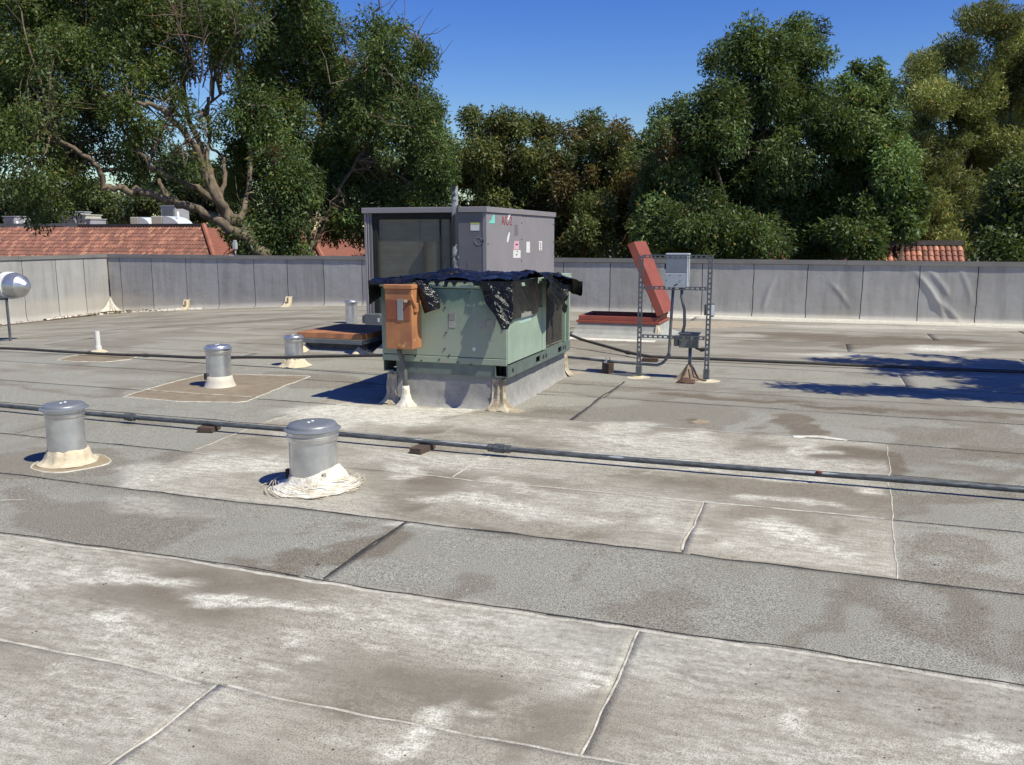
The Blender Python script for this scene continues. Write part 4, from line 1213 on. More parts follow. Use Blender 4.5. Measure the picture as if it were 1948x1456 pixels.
def plastic():
    o = np.array([-3.2, 8.2, 1.19])
    t = empty('plastic_sheeting', tuple(o))
    tag(t, 'torn black plastic sheeting crumpled over the green unit with loose flaps hanging down', 'plastic sheet')
    def put(name, P, thick=False):
        MB().grid(P - o).build(name, M_PLASTIC, t, True)
    # top sheet
    nu, nv = 90, 90
    U, V = np.meshgrid(np.linspace(0, 1, nu), np.linspace(0, 1, nv))
    X = GX0 - .01 + (GX1 - GX0 + .02) * U; Y = GY0 - .012 + 1.55 * V + .20 * fbm(U * 4, V * 0 + 2) * V
    Z = np.full_like(X, GZ1 + .012)
    P = np.stack([X, Y, Z], -1)
    P = crumple(P, .03, 3.1, 11)
    hump = .075 * np.exp(-((X + 3.35) / .22) ** 2 - ((Y - 7.75) / .35) ** 2) + .035 * np.exp(-((X + 2.9) / .25) ** 2 - ((Y - 7.9) / .5) ** 2) + .05 * np.exp(-((X + 2.62) / .12) ** 2 - ((Y - 8.1) / .25) ** 2)
    P[..., 2] = np.maximum(P[..., 2] + hump * (0.6 + fbm(X * 12, Y * 12)), GZ1 + .008)
    put('top_sheet', P)
    # ragged front hem hanging just over the lip
    nu, nv = 110, 8
    U, V = np.meshgrid(np.linspace(0, 1, nu), np.linspace(0, 1, nv))
    ln = .012 + .055 * np.clip(fbm(U * 22, U * 0 + 5, 3) * 2 - .8, 0, 1)
    P = np.stack([GX0 + .27 + (GX1 - GX0 - .27) * U, GY0 - .02 - .012 * V, GZ1 + .016 - ln * V * 1.2], -1)
    put('front_hem', crumple(P, .008, 9, 22, (0, -1, 0)))
    # flap over the left front corner, above and behind the rusty box
    nu, nv = 30, 16
    U, V = np.meshgrid(np.linspace(0, 1, nu), np.linspace(0, 1, nv))
    xa = GX0 - .03 + .40 * U
    P = np.stack([xa, GY0 - .03 - .17 * np.sin(V * PI / 2) * (1 - .5 * U), GZ1 + .025 - .05 * V - .02 * U * V], -1)
    put('box_cover_flap', crumple(P, .018, 5, 10))
    P = np.stack([GX0 - .035 + 0 * U, GY0 - .16 + .35 * U, GZ1 + .01 - (.23 - .10 * U) * V], -1)
    put('left_flap', crumple(P, .016, 15, 9, (-1, 0, 0)))
    # twisted tail right of the box
    nu, nv = 22, 44
    U, V = np.meshgrid(np.linspace(0, 1, nu), np.linspace(0, 1, nv))
    xl = -3.47 + .09 * V + .02 * V * V; wd = .07 + .10 * np.sin(V * PI * .85) + .03 * V
    P = np.stack([xl + wd * U, GY0 - .04 - .05 * np.sin(U * PI) - .03 * V, GZ1 + .01 - .30 * V + .05 * U * V], -1)
    put('hanging_tail', crumple(P, .04, 25, 11, (0, -1, 0)))
    # big flap hanging at the right front corner
    nu, nv = 44, 54
    U, V = np.meshgrid(np.linspace(0, 1, nu), np.linspace(0, 1, nv))
    lx = np.interp(V, [0, .4, .55, .75, 1], [-2.86, -2.78, -2.76, -2.66, -2.58]); rx = np.interp(V, [0, .5, .8, 1], [-2.53, -2.50, -2.50, -2.535])
    top = GZ1 + .012; Zb = top - .41 * V
    X = lx * (1 - U) + rx * U
    Y = GY0 - .035 - .13 * V * (1 - .3 * U) - .02 * np.sin(U * PI)
    Z = Zb + .06 * np.sin(V * PI) * (1 - U) * .6
    P = np.stack([X, Y, Z], -1)
    put('corner_flap', crumple(P, .035, 35, 9, (.25, -1, 0)))
    # sheet taped flat over the upper part of the side panel
    nu, nv = 36, 20
    U, V = np.meshgrid(np.linspace(0, 1, nu), np.linspace(0, 1, nv))
    P = np.stack([GX1 + .018 + .006 * np.sin(U * 9), 7.27 + (8.13 - 7.27) * U, (GZ1 + .012) - .345 * V], -1)
    P = crumple(P, .010, 45, 5, (1, 0, 0))
    P[..., 0] = np.maximum(P[..., 0], GX1 + .012)
    put('side_sheet', P)
    # bunched bag hanging further back with a wing that sticks out
    nu, nv = 60, 40
    U, V = np.meshgrid(np.linspace(0, 1, nu), np.linspace(0, 1, nv))
    ln = np.interp(U, [0, .3, .5, .62, .75, 1], [.14, .36, .30, .42, .20, .10])
    out = .03 + .16 * np.sin(V * PI * .6) * np.interp(U, [0, .4, 1], [.6, .9, 1.0])
    P = np.stack([GX1 + out, 8.05 + .80 * U, GZ1 + .03 - ln * V], -1)
    put('bunched_bag', crumple(P, .068, 55, 9, (1, 0, .3)))
    nu, nv = 40, 26
    U, V = np.meshgrid(np.linspace(0, 1, nu), np.linspace(0, 1, nv))
    w = .17 * np.sin(np.clip(.12 + U * .88, 0, 1) * PI) ** .6 * (1 - .3 * U)
    P = np.stack([GX1 + .02 + .30 * U, 8.62 + .10 * U + w * (V - .5) * 1.6, GZ1 + .03 - .08 * U - .14 * U * U * (V) - w * .9 * V + .05 * np.sin(V * PI)], -1)
    put('loose_wing', crumple(P, .028, 65, 11))
    # tape along the lower edge
    MB().box(GX1 + .014 - o[0], GX1 + .022 - o[0], 7.62 - o[1], 8.05 - o[1], .845 - o[2], .885 - o[2]).build('tape', mat('silver_tape', (.34, .33, .29), (.26, .25, .22), .6, .2, scale=20), t)
plastic()

# ------------------------------------------------------------------ tall stack pipe behind the green unit
def stack_mat():
    m, nt, bs = node_mat('peeling_stack')
    v = coords(nt)
    f = ramp(nt, noise(nt, v, 7, 5, .6, (1, 1, .6)), .50, .56)
    L(nt, mixc(nt, f, (.035, .033, .04), (.42, .43, .45)), bs.inputs['Base Color'])
    bs.inputs['Roughness'].default_value = .45; bs.inputs['Metallic'].default_value = .4
    return m
xs_ = float(on_y(867, 400, 9.9)[0])
t = empty('stack_pipe', (xs_, 9.9, .012))
tag(t, 'tall thin blotchy black and silver pipe rising between the two rooftop units', 'stack pipe')
MB().tube([(0, 0, 0), (-.012, 0, 2.185)], .040, 20).build('pipe', stack_mat(), t, True, 40)
MB().lathe([(.13, 0), (.09, .03), (.05, .09), (.043, .10)], n=24).build('flashing_cone', M_MASTIC, t, True)

# ------------------------------------------------------------------ big purple-grey unit
M_PURPLE = mat('purple_grey_paint', (0.275, 0.25, 0.265), (0.24, 0.22, 0.235), .5, .0, scale=2, bmp=.08, bscale=5)
M_PURPLE_D = mat('purple_grey_trim', (0.17, 0.165, 0.18), (0.14, 0.135, 0.15), .5, .2, scale=3)
M_PCOIL = mat('olive_coil', (0.25, 0.235, 0.175), (0.20, 0.185, 0.14), .8, scale=5, sc=(1, 1, 3), speck=(3.2, .72, (.30, .29, .24)))
M_RED = mat('red_marker', (.30, .02, .03), (.22, .02, .025), .7)

def text_mesh(txt, size, name, m, parent, loc, rot, ext=.0008):
    cu = bpy.data.curves.new(name, 'FONT'); cu.body = txt; cu.size = size; cu.extrude = ext; cu.align_x = 'CENTER'; cu.align_y = 'CENTER'
    tmp = bpy.data.objects.new(name, cu); COL.objects.link(tmp)
    dg = bpy.context.evaluated_depsgraph_get()
    me = bpy.data.meshes.new_from_object(tmp.evaluated_get(dg))
    bpy.data.objects.remove(tmp)
    me.materials.clear(); me.materials.append(m)
    o = bpy.data.objects.new(name, me); COL.objects.link(o); o.parent = parent; o.location = loc; o.rotation_euler = rot
    return o

def purple_unit():
    X0, X1, Y0, Y1, Z0, Z1 = -5.684, -3.947, 10.35, 13.39, .545, 1.93
    t = empty('packaged_unit', (X0, Y0, Z0))
    tag(t, 'large purple-grey rooftop air conditioner with olive coil behind the green unit', 'air conditioner')
    def b(name, m, x0, x1, y0, y1, z0, z1, bev=.004, par=None):
        return MB().box(x0 - X0, x1 - X0, y0 - Y0, y1 - Y0, z0 - Z0, z1 - Z0, bev).build(name, m, par or t)
    b('cabinet', M_PURPLE_D, X0 + .12, X1 - .05, Y0 + .20, Y1 - .03, Z0, Z1 - .04)
    lid = b('top_lid', M_PURPLE, X0 - .02, X1 + .02, Y0 - .03, Y1 + .02, Z1 - .035, Z1 + .035)
    # right face in three panels
    ys_ = [Y0 + .004, Y0 + .02 + 1.62, Y1 - .004]
    b('side_panel', M_PURPLE, X1 - .03, X1, Y0 + .006, 11.78, Z0, Z1 - .037)
    b('side_panel', M_PURPLE, X1 - .03, X1 - .002, 11.787, Y1 - .004, Z0, Z1 - .037)
    # front right solid panel
    b('front_panel', M_PURPLE_D, -4.374, X1 - .032, Y0, Y0 + .03, Z0 + .005, Z1 - .037)
    b('corner_trim', M_PURPLE, X1 - .05, X1 + .003, Y0 - .006, Y0 - .001, Z0 + .005, Z1 - .037)
    b('front_access_cover', M_PURPLE_D, -4.212, -4.086, Y0 - .004, Y0 - .001, 1.114, 1.276, bev=0)
    # frame of coil opening
    b('coil_frame_top', M_DARK, -5.58, -4.383, Y0 + .02, Y0 + .06, 1.816, Z1 - .037, bev=0)
    b('coil_frame_right', M_DARK, -4.455, -4.383, Y0 - .001, Y0 + .05, Z0, 1.814, bev=0)
    b('coil_frame_left', M_DARK, -5.58, -5.499, Y0 + .02, Y0 + .06, Z0, 1.814, bev=0)
    b('bottom_rail', M_PURPLE_D, X0, X1 - .032, Y0 - .002, Y0 + .05, Z0 - .03, Z0, bev=0)
    coil = b('condenser_coil', M_PCOIL, -5.499, -4.455, Y0 + .06, Y0 + .09, Z0, 1.814, bev=0)
    fn = MB()
    for i in range(55):
        z = Z0 + .01 + i * .0224
        fn.box(-5.497 - X0, -4.457 - X0, .052, .06, z - Z0, z - Z0 + .006)
    fn.build('coil_fins', M_PCOIL, coil)
    for px in (835,):
        x = float(on_y(px, 450, Y0)[0]); b('coil_bar', M_DARK, x - .008, x + .008, Y0 + .035, Y0 + .05, Z0, 1.814, bev=0)
    x = float(on_y(795, 430, Y0)[0]); b('coil_joint', M_PURPLE_D, x - .003, x + .003, Y0 + .046, Y0 + .0515, 1.5, 1.814, bev=0)
    xp = float(on_y(808, 460, Y0)[0])
    b('divider_plate', M_DARK, xp - .003, xp + .003, Y0 - .03, Y0 + .05, Z0, 1.528, bev=0)
    # left post: three vertical strips
    b('corner_post', M_PURPLE, X0, X0 + .035, Y0 - .004, Y0 + .03, Z0, Z1 - .037)
    b('corner_post', M_PURPLE, X0 + .045, X0 + .068, Y0 + .0, Y0 + .03, Z0, Z1 - .037)
    b('corner_post', M_PURPLE_D, X0 + .074, X0 + .11, Y0 + .002, Y0 + .03, Z0, Z1 - .037)
    b('left_panel', M_PURPLE_D, X0 + .003, X0 + .02, Y0 + .035, Y1 - .005, Z0, Z1 - .037)
    # round knock-out and small bolts on front
    p = on_y(910, 459, Y0)
    MB().lathe([(.052, 0), (.052, .004), (.044, .004), (.044, 0)], n=24).build('knockout', M_PURPLE, t).location = (p[0] - X0, -.001, p[2] - Z0)
    bpy.context.view_layer.update()
    COL.objects[-1].rotation_euler = (PI / 2, 0, 0)
    p = on_y(919, 459, Y0); b('latch', M_DARK, p[0] - .008, p[0] + .008, Y0 - .01, Y0 - .001, p[2] - .02, p[2] + .02, bev=0)
    # front sticker
    a = on_y(895, 424, Y0); c_ = on_y(912, 439, Y0)
    s_ = b('label', M_STICKER_W, a[0], c_[0], Y0 - .003, Y0 - .0015, c_[2], a[2], bev=0)
    b('label_band', mat('yellow_green', (.50, .55, .12), (.4, .45, .1)), a[0], c_[0], Y0 - .0045, Y0 - .003, a[2] - .02, a[2], bev=0, par=s_)
    # right side marks (plane X = X1)
    def side(px, py):
        d = ray(px, py); q = EYE + d * (X1 / d[0]); return q[1], q[2]
    def quad(name, m, pts, e=.0015):
        v = [];
        for dx in (.0, e):
            for (px, py) in pts:
                y, z = side(px, py); v.append((X1 + .001 + dx - X0, y - Y0, z - Z0))
        n = len(pts)
        f = [tuple(range(n))[::-1], tuple(range(n, 2 * n))] + [(i, (i + 1) % n, n + (i + 1) % n, n + i) for i in range(n)]
        return MB().add(v, f).build(name, m, t)
    quad('cyan_sticker', mat('cyan_sticker_ink', (.16, .58, .50), (.2, .62, .55), .6), [(929, 425), (941, 425), (941, 409), (938, 409), (936, 414), (935, 418)])
    quad('pink_label', mat('pink_label_ink', (.62, .30, .40), (.7, .5, .55), .6, scale=60), [(977, 475), (987, 475), (987, 459), (978, 459)])
    quad('white_label', M_STICKER_W, [(976, 491), (990, 491), (990, 476), (976, 476)])
    quad('white_label', M_STICKER_W, [(1001, 481), (1008, 481), (1008, 460), (1001, 460)])
    quad('white_label', M_STICKER_W, [(1025, 477), (1031, 477), (1031, 459), (1025, 459)])
    quad('label_print', M_DARK, [(983, 480), (985, 480), (985, 478), (983, 478)], .0024)
    quad('label_print', M_DARK, [(981, 486), (984, 486), (984, 484), (981, 484)], .0024)
    quad('label_print', M_RED, [(981, 467), (985, 467), (985, 464), (980, 464)], .0024)
    for q in range(4):
        quad('label_print', MATS['rust_red'], [(1027, 464 + q * 4), (1029, 464 + q * 4), (1029, 462 + q * 4), (1027, 462 + q * 4)], .0024)
    quad('grey_patch', mat('patch_grey', (.16, .15, .165), (.15, .14, .155)), [(979, 448), (985, 448), (985, 428), (979, 428)])
    # bird-dropping like white streaks
    quad('white_streak', M_WHITEDOT, [(966, 420), (969, 414), (973, 404), (974, 402), (971, 402), (967, 409), (965, 416)])
    quad('white_streak', M_WHITEDOT, [(966, 462), (968, 455), (970, 443), (968, 442), (965, 452), (964, 460)])
    y, z = side(964, 421)
    text_mesh('A/C-2', .17, 'marker_writing', M_RED, t, (X1 + .002 - X0, y - Y0, z - Z0), (PI / 2, 0, PI / 2))
    # screws down panel joint
    sc = MB().lathe([(.010, 0), (.008, .006), (.001, .007)], n=8)
    for (yy, zz) in ((11.745, 1.78), (11.745, 1.55), (11.745, 1.25), (11.745, .95), (10.40, 1.5), (13.32, 1.78), (13.32, 1.5)):
        q = sc.build('screw', M_DARK, t); q.rotation_euler = (0, PI / 2, 0); q.location = (X1 - X0 + .001, yy - Y0, zz - Z0)
    # curb below
    c = empty('roof_curb', ((X0 + X1) / 2, (Y0 + Y1) / 2, 0))
    tag(c, 'dark membrane curb under the large purple-grey unit', 'roof curb')
    hx, hy = (X1 - X0) / 2 - .15, (Y1 - Y0) / 2 - .15
    MB().box(-hx, hx, -hy, hy, .0, .512).build('curb_wall', mat('old_dark_curb', (.13, .125, .12), (.08, .075, .07), .9), c)
    MB().hexa([(-hx - .12, -hy - .12, .008), (hx + .12, -hy - .12, .008), (hx + .12, hy + .12, .008), (-hx - .12, hy + .12, .008),
               (-hx - .01, -hy - .01, .14), (hx + .01, -hy - .01, .14), (hx + .01, hy + .01, .14), (-hx - .01, hy + .01, .14)]).build('cant_strip', M_CURB, c)
    # conduit box at the lower left
    e = empty('junction_box', (-5.616, 10.278, .439))
    tag(e, 'small grey junction box at the lower left corner of the purple-grey unit', 'junction box')
    MB().box(0, .24, -.12, .05, 0, .14, .006).build('box_body', M_CONDUIT, e)
    MB().box(-.05, -.002, -.10, .03, .01, .12, .01).build('fitting', M_CONDUIT, e)
    MB().box(.20, .225, -.123, -.121, .04, .09).build('label', M_WHITEDOT, e)
purple_unit()

# ------------------------------------------------------------------ rusty lidded hatch (closed) at left of the green unit
def low_hatch():
    X0, X1, Y0, Y1 = -6.74, -5.74, 10.3, 11.49
    t = empty('roof_hatch', (X0, Y0, 0))
    tag(t, 'low closed roof hatch with a rusty brown lid left of the green unit', 'roof hatch')
    def b(name, m, x0, x1, y0, y1, z0, z1, bev=.004):
        return MB().box(x0 - X0, x1 - X0, y0 - Y0, y1 - Y0, z0, z1, bev).build(name, m, t)
    m = MB().hexa([(-.02, -.02, .215), (1.02, -.02, .215), (1.02, 1.2, .22), (-.02, 1.2, .22), (-.01, -.01, .283), (1.01, -.01, .283), (1.01, 1.19, .286), (-.01, 1.19, .286)])
    m.build('lid', M_RUST, t)
    b('metal_collar', mat('pale_flashing', (.36, .39, .37), (.28, .30, .28), .6, .2), X0 + .03, X1 - .02, Y0 + .03, Y1 - .03, .135, .212)
    b('collar_lip', M_WHITEDOT, X0 + .02, X1 - .01, Y0 + .02, Y1 - .02, .195, .204)
    b('curb_wall', mat('dark_curb', (.12, .115, .11), (.06, .055, .055), .9), X0 + .06, X1 - .05, Y0 + .08, Y1 - .06, .0, .134)
    MB().hexa([(0, -.05, .012), (1.02, -.05, .012), (1.02, 1.2, .012), (0, 1.2, .012), (.06, .075, .055), (.94, .075, .055), (.94, 1.1, .055), (.06, 1.1, .055)]).build('cant_strip', M_CURB, t)
    for (cx, cy) in ((.93, .03), (.08, .03)):
        MB().lathe([(.12, 0), (.09, .03), (.04, .07), (.001, .10)], cx, cy, 16, lambda r, z, q: (r * (1 + .25 * math.sin(q * 3)), z + .01)).build('corner_mastic', M_MASTIC, t, True)
low_hatch()

# ------------------------------------------------------------------ open red hatch at right
M_REDPAINT = mat('red_oxide_paint', (0.30, 0.078, 0.052), (0.24, 0.060, 0.042), .6, scale=4)
M_PALECURB = mat('pale_curb_membrane', (0.36, 0.355, 0.33), (0.28, 0.275, 0.26), .9, scale=8, bmp=.4)
def open_hatch():
    X0, X1, Y0, Y1 = -3.56, -2.28, 13.5, 14.42
    t = empty('roof_hatch', (X0, Y0, 0))
    tag(t, 'open roof hatch with its red painted lid standing up at an angle', 'roof hatch')
    L_, W_ = X1 - X0, Y1 - Y0
    zt = .335
    # hollow rim
    r = MB()
    for (a, b_, c, d) in ((0, L_, 0, .05), (0, L_, W_ - .05, W_), (0, .05, .052, W_ - .052), (L_ - .05, L_, .052, W_ - .052)):
        r.box(a, b_, c, d, .265, zt, .003)
    r.build('rim', M_REDPAINT, t)
    r = MB()
    for (a, b_, c, d) in ((-.03, L_ + .03, -.03, .012), (-.03, L_ + .03, W_ - .012, W_ + .03), (-.03, .012, .014, W_ - .014), (L_ - .012, L_ + .03, .014, W_ - .014)):
        r.box(a, b_, c, d, .225, .262, .002)
    r.build('rim_flange', M_REDPAINT, t)
    MB().box(.055, L_ - .055, .055, W_ - .055, .04, .06).build('shaft', M_DARK, t)
    r = MB()
    for (a, b_, c, d) in ((.02, L_ - .02, .02, .05), (.02, L_ - .02, W_ - .05, W_ - .02), (.02, .05, .052, W_ - .052), (L_ - .05, L_ - .02, .052, W_ - .052)):
        r.box(a, b_, c, d, .0, .224)
    r.build('curb_wall', M_PALECURB, t)
    # flared flashing skirt with mitred corners
    b = MB(); rows = []
    for (d, z) in ((.34, .008), (.22, .016), (.11, .05), (.05, .12), (.02, .20), (.0, .222)):
        row = []
        for (sx, sy) in ((0, 0), (1, 0), (1, 1), (0, 1), (0, 0)):
            row.append((sx * L_ + (d if sx else -d) * .8, sy * W_ + (d if sy else -d) * .8, z))
        rows.append(row)
    b.grid(np.array(rows)); b.build('flashing_skirt', M_PALECURB, t)
    b = MB().box(-.6, L_ + .05, -.62, -.38, .012, .022); b.build('white_coating', M_MASTIC_WHITE, t)
    b = MB().lathe([(.07, 0), (.05, .05), (.04, .14), (.02, .22)], L_ + .0, -.02, 20, lambda r, z, q: (r * (1 + .2 * math.sin(q * 5)), z)).build('corner_mastic', M_MASTIC, t, True)
    # lid hinged on the right edge, opened past upright towards the left
    lid = MB().box(-1.22, 0.0, -.02, W_ + .02, 0, .125, .006).build('lid', M_REDPAINT, t)
    lid.location = (L_ - .01, 0, zt + .015)
    lid.rotation_euler = (0, math.radians(66), 0)
    MB().box(-1.19, -.03, .01, W_ - .01, -.006, -.001).build('lid_liner', mat('lid_inside', (.10, .035, .03), (.07, .03, .03), .8), lid)
    for yy in (.1, W_ - .16):
        MB().box(L_ - .02, L_ + .03, yy, yy + .06, zt - .01, zt + .03).build('hinge', M_REDPAINT, t)
open_hatch()
# white coating strip behind and beside the hatch is part of the roof
flat_patch('coating_smear', [(-3.2, 15.3), (-2.2, 15.1), (-1.2, 15.6), (-.6, 16.4), (-1.6, 16.6), (-3.0, 16.2)], M_DULL_PATCH, roof_o, edge=False, jit=.06)

# ------------------------------------------------------------------ strut frame with electrical boxes
M_STRUT = mat('zinc_strut', (0.15, 0.16, 0.17), (0.10, 0.107, 0.115), .5, .35, scale=8)
def slotted(b, length, w, along, org, depth=.003, pitch=.056, slot=.034, sw=.018, flange=.04, fl_side=1):
    """slotted angle: face strip with real holes and a plain return flange. along: 'z' or 'x'"""
    def add(u0, u1, v0, v1, d0, d1):
        # u along length, v across, d depth (y)
        if along == 'z':
            b.box(org[0] + v0, org[0] + v1, org[1] + d0, org[1] + d1, org[2] + u0, org[2] + u1)
        else:
            b.box(org[0] + u0, org[0] + u1, org[1] + d0, org[1] + d1, org[2] + v0, org[2] + v1)
    e = (w - sw) / 2
    add(0, length, 0, e, 0, depth); add(0, length, e + sw, w, 0, depth)
    u = 0.0
    while u < length:
        u1 = min(u + pitch - slot, length)
        add(u, u1, e + .0002, e + sw - .0002, .0002, depth - .0002)
        u += pitch
    if fl_side > 0: add(0, length, w - depth, w, depth + .0002, flange)
    else: add(0, length, 0, depth, depth + .0002, flange)

def strut_frame():
    XL, XRr, Y = -1.853, -1.045, 9.62
    t = empty('strut_frame', (XL, Y, .012))
    tag(t, 'upright frame of slotted grey steel angle carrying electrical boxes', 'frame')
    W_ = XRr - XL
    b = MB(); slotted(b, 1.385, .052, 'z', (0, 0, 0), fl_side=-1); b.build('post', M_STRUT, t)
    b = MB(); slotted(b, 1.385, .052, 'z', (W_ - .052, 0, 0), fl_side=1); b.build('post', M_STRUT, t)
    for z in (1.345, 1.0, .455):
        b = MB(); slotted(b, W_ - .112, .038, 'x', (.056, -.001, z), flange=.03); b.build('crossbar', M_STRUT, t)
    for x in (0, W_ - .052):
        MB().box(x - .006, x + .058, -.006, .05, 0, .13, .003).build('base_sleeve', M_STRUT, t)
        MB().lathe([(.15, 0), (.10, .003), (.06, .006), (.045, .02)], x + .026, .02, 22, lambda r, z, q: (r * (1 + .35 * (float(fbm(math.cos(q) * 1.5 + x, math.sin(q) * 1.5 + r * 9)) - .5)), z)).build('foot_mastic', M_MASTIC, t, True)
    # main disconnect box (separate thing on the frame)
    o = empty('disconnect_box', (-1.555, Y + .006, 1.035))
    tag(o, 'pale grey disconnect box at the top of the strut frame', 'electrical box')
    m1 = mat('pale_grey_enamel', (.40, .43, .47), (.36, .385, .42), .45)
    m2 = mat('dull_blue_grey', (.20, .225, .26), (.17, .19, .22), .5)
    MB().box(0, .245, .005, .15, .0, .355, .006).build('box_body', m1, o)
    MB().box(-.004, .25, .0, .155, .356, .376, .004).build('rain_hood', m1, o)
    MB().box(.004, .226, -.006, .0045, .165, .352, .003).build('upper_door', m2, o)
    MB().box(.0, .222, -.012, .0045, .004, .160, .003).build('lower_cover', m1, o)
    MB().box(-.018, -.001, .03, .06, .20, .26, .002).build('hinge', M_DARK, o)
    MB().box(.227, .243, -.008, .004, .01, .354, .003).build('door_edge', m1, o)
    for (x, z) in ((.05, .135), (.16, .135), (.16, .075), (.015, .08)):
        MB().box(x, x + .008, -.015, -.0125, z, z + .008).build('screw', M_DARK, o)
    h = MB().tube([(.10, -.02, .02), (.14, -.03, .045)], .006, 8).build('handle', M_DARK, o)
    # junction box low
    j = empty('junction_box', (-1.392, Y + .06, .365))
    tag(j, 'dark grey junction box low on the strut frame between the conduits', 'junction box')
    MB().box(0, .21, 0, .12, 0, .15, .004).build('box_body', M_CONDUIT, j)
    MB().box(-.01, .225, -.01, .14, .152, .166, .002).build('cover', M_CONDUIT, j)
    MB().box(-.06, -.002, .02, .10, .01, .13, .012).build('fitting', M_CONDUIT, j)
    for x in (.05, .15):
        MB().lathe([(.02, 0), (.018, .01), (.001, .012)], n=12).build('knob', M_GALV, j).location = (x, -.012, .11)
        COL.objects[-1].rotation_euler = (PI / 2, 0, 0)
    MB().tube([(.18, .06, 0), (.23, .06, -.02), (.27, .05, -.015), (.33, .03, 0)], .016, 10).build('elbow', M_BLACKPIPE, j, True)
    MB().tube([(.235, .06, -.022), (.275, .05, -.015)], .024, 10).build('nut', M_BLACKPIPE, j, True, 40)
    # outlet on right post
    q = empty('outlet_box', (XRr - .005, Y + .0, .735))
    tag(q, 'small outlet box with white cover on the right post of the strut frame', 'outlet box')
    MB().box(-.075, -.056, .05, .10, .0, .12, .004).build('bracket', M_CONDUIT, q)
    MB().box(.002, .035, .005, .11, -.01, .135, .004).build('box_body', M_CONDUIT, q)
    MB().box(.006, .040, -.001, .0045, .005, .12, .002).build('white_cover', M_WHITEDOT, q)
    # conduits
    simple = lambda name, lab, pts, r: simple_pipe(name, lab, pts, r, M_CONDUIT, 'conduit')
    a = []
    for i in range(9):
        th_ = PI / 2 * i / 8
        a.append((-1.50 - .16 + .16 * math.cos(th_), Y + .09, .33 - .18 * math.sin(th_)))
    simple('conduit', 'grey conduit bending from the disconnect box down and left to the green unit', [(-1.475, Y + .08, 1.03), (-1.485, Y + .085, .8)] + a + [(-2.2, Y + .2, .15), (-2.83, Y + .38, .16), (-3.0, Y + .42, .16)], .0165)
    simple('conduit', 'short kinked conduit between disconnect box and junction box on the frame', [(-1.38, Y + .08, 1.03), (-1.38, Y + .085, .93), (-1.345, Y + .09, .78), (-1.34, Y + .10, .62), (-1.365, Y + .10, .50)], .0175)
    simple('conduit', 'vertical conduit from the junction box down to a mastic cone at the roof', [(-1.27, Y + .11, .365), (-1.268, Y + .11, .03)], .019)
    c = empty('conduit_flashing', (-1.27, Y + .08, .012))
    tag(c, 'wrinkled tan mastic cone round a conduit foot beside the right post', 'flashing')
    MB().lathe([(.17, 0), (.12, .015), (.085, .06), (.045, .13), (.02, .17)], 0, 0, 26, lambda r, z, q: (r * (1 + .16 * math.sin(q * 6) + .1 * math.sin(q * 11)), z)).build('cone', mat('brown_mastic', (.30, .22, .15), (.17, .12, .085), .85, scale=9, bmp=.6), c, True)
    pts = [(-1.27 + .03, Y + .02, .17), (-1.20, Y - .04, .06), (-1.12, Y - .06, .03), (-1.06, Y - .05, .025)]
    simple_pipe('cable', 'black cable lying from the conduit foot to the right post', pts, .008, M_BLACKPIPE, 'cable')
strut_frame()
# crumpled brown scrap by the frame foot
P = np.zeros((10, 12, 3))
for i in range(10):
    for j in range(12):
        u, v = i / 9 * 2 - 1, j / 11 * 2 - 1
        P[i, j] = (v * .10, u * .05, max(.05 * (1 - v * v * .8) * (1 - u * u), 0) + .05 * (float(fbm(i * .5, j * .5)) - .4) * (1 - abs(v)))
P[..., 2] = np.maximum(P[..., 2], 0)
sx, sy = on_ground(1305, 731)[:2]
o = MB().grid(P).build('scrap', mat('brown_scrap', (.07, .03, .02), (.12, .06, .04), .8), None, True)
o.location = (sx, sy, .016); tag(o, 'crumpled dark brown scrap lying in front of the conduit foot', 'scrap')

# ------------------------------------------------------------------ silver duct at far left
def duct():
    zb = float(zroof(-13.1, 10.6))
    Y = 10.6
    c = on_y(0, 543, Y); k = np.linalg.norm(on_y(0, 518, Y) - on_y(0, 567, Y)) / 2
    t = empty('exhaust_duct', (c[0], Y, c[2]))
    tag(t, 'shiny silver round duct end on a metal stand at the left edge', 'duct')
    m = mat('bright_duct', (.60, .60, .59), (.46, .46, .46), .36, .8, scale=5, bmp=.15, bscale=12)
    e = float(on_y(53, 543, Y)[0] - c[0]); s1 = float(on_y(24, 543, Y)[0] - c[0]); s2 = float(on_y(40, 543, Y)[0] - c[0])
    d = MB().tube([(-2.2, -.3, 0), (s1 - .12, 0, 0), (s1 - .115, 0, 0)], k, 28); d.build('duct_body', m, t, True, 40)
    d = MB().tube([(s1 - .112, 0, 0), (s1 - .02, 0, 0)], k * 1.05, 28); d.build('duct_collar', mat('pale_band', (.72, .72, .70), (.6, .6, .6), .6), t, True, 40)
    d = MB().tube([(s1 - .018, 0, 0), (s1 + .06, .0, 0), (s2, .01, -.005), (e - .02, .02, -.01), (e, .02, -.01)], [k * .96, k * 1.0, k * .84, k * .30, k * .05], 28); d.build('end_elbow', m, t, True, 25)
    for x in (s1 - .02,):
        z0 = -c[2] + zb
        MB().box(x, x + .03, -.15, -.12, z0, -k * .9).build('stand_leg', M_STRUT, t)
        MB().box(x - 1.1, x + .03, -.155, -.118, -k * .98 - .02, -k * .98 + .012).build('stand_rail', M_STRUT, t)
        MB().box(x - 1.1, x - .002, -.15, -.12, z0 + .02, z0 + .05).build('stand_foot', M_STRUT, t)
duct()
simple_pipe('drain_pipe', 'brown pipe lying along the foot of the left parapet', [(-16.6, 8.6, -.28), (-16.75, 12.0, -.36), (-16.9, 15.0, -.37), (-17.0, 17.0, -.36)], .03, mat('brown_pipe', (.11, .07, .05), (.07, .05, .04), .8))

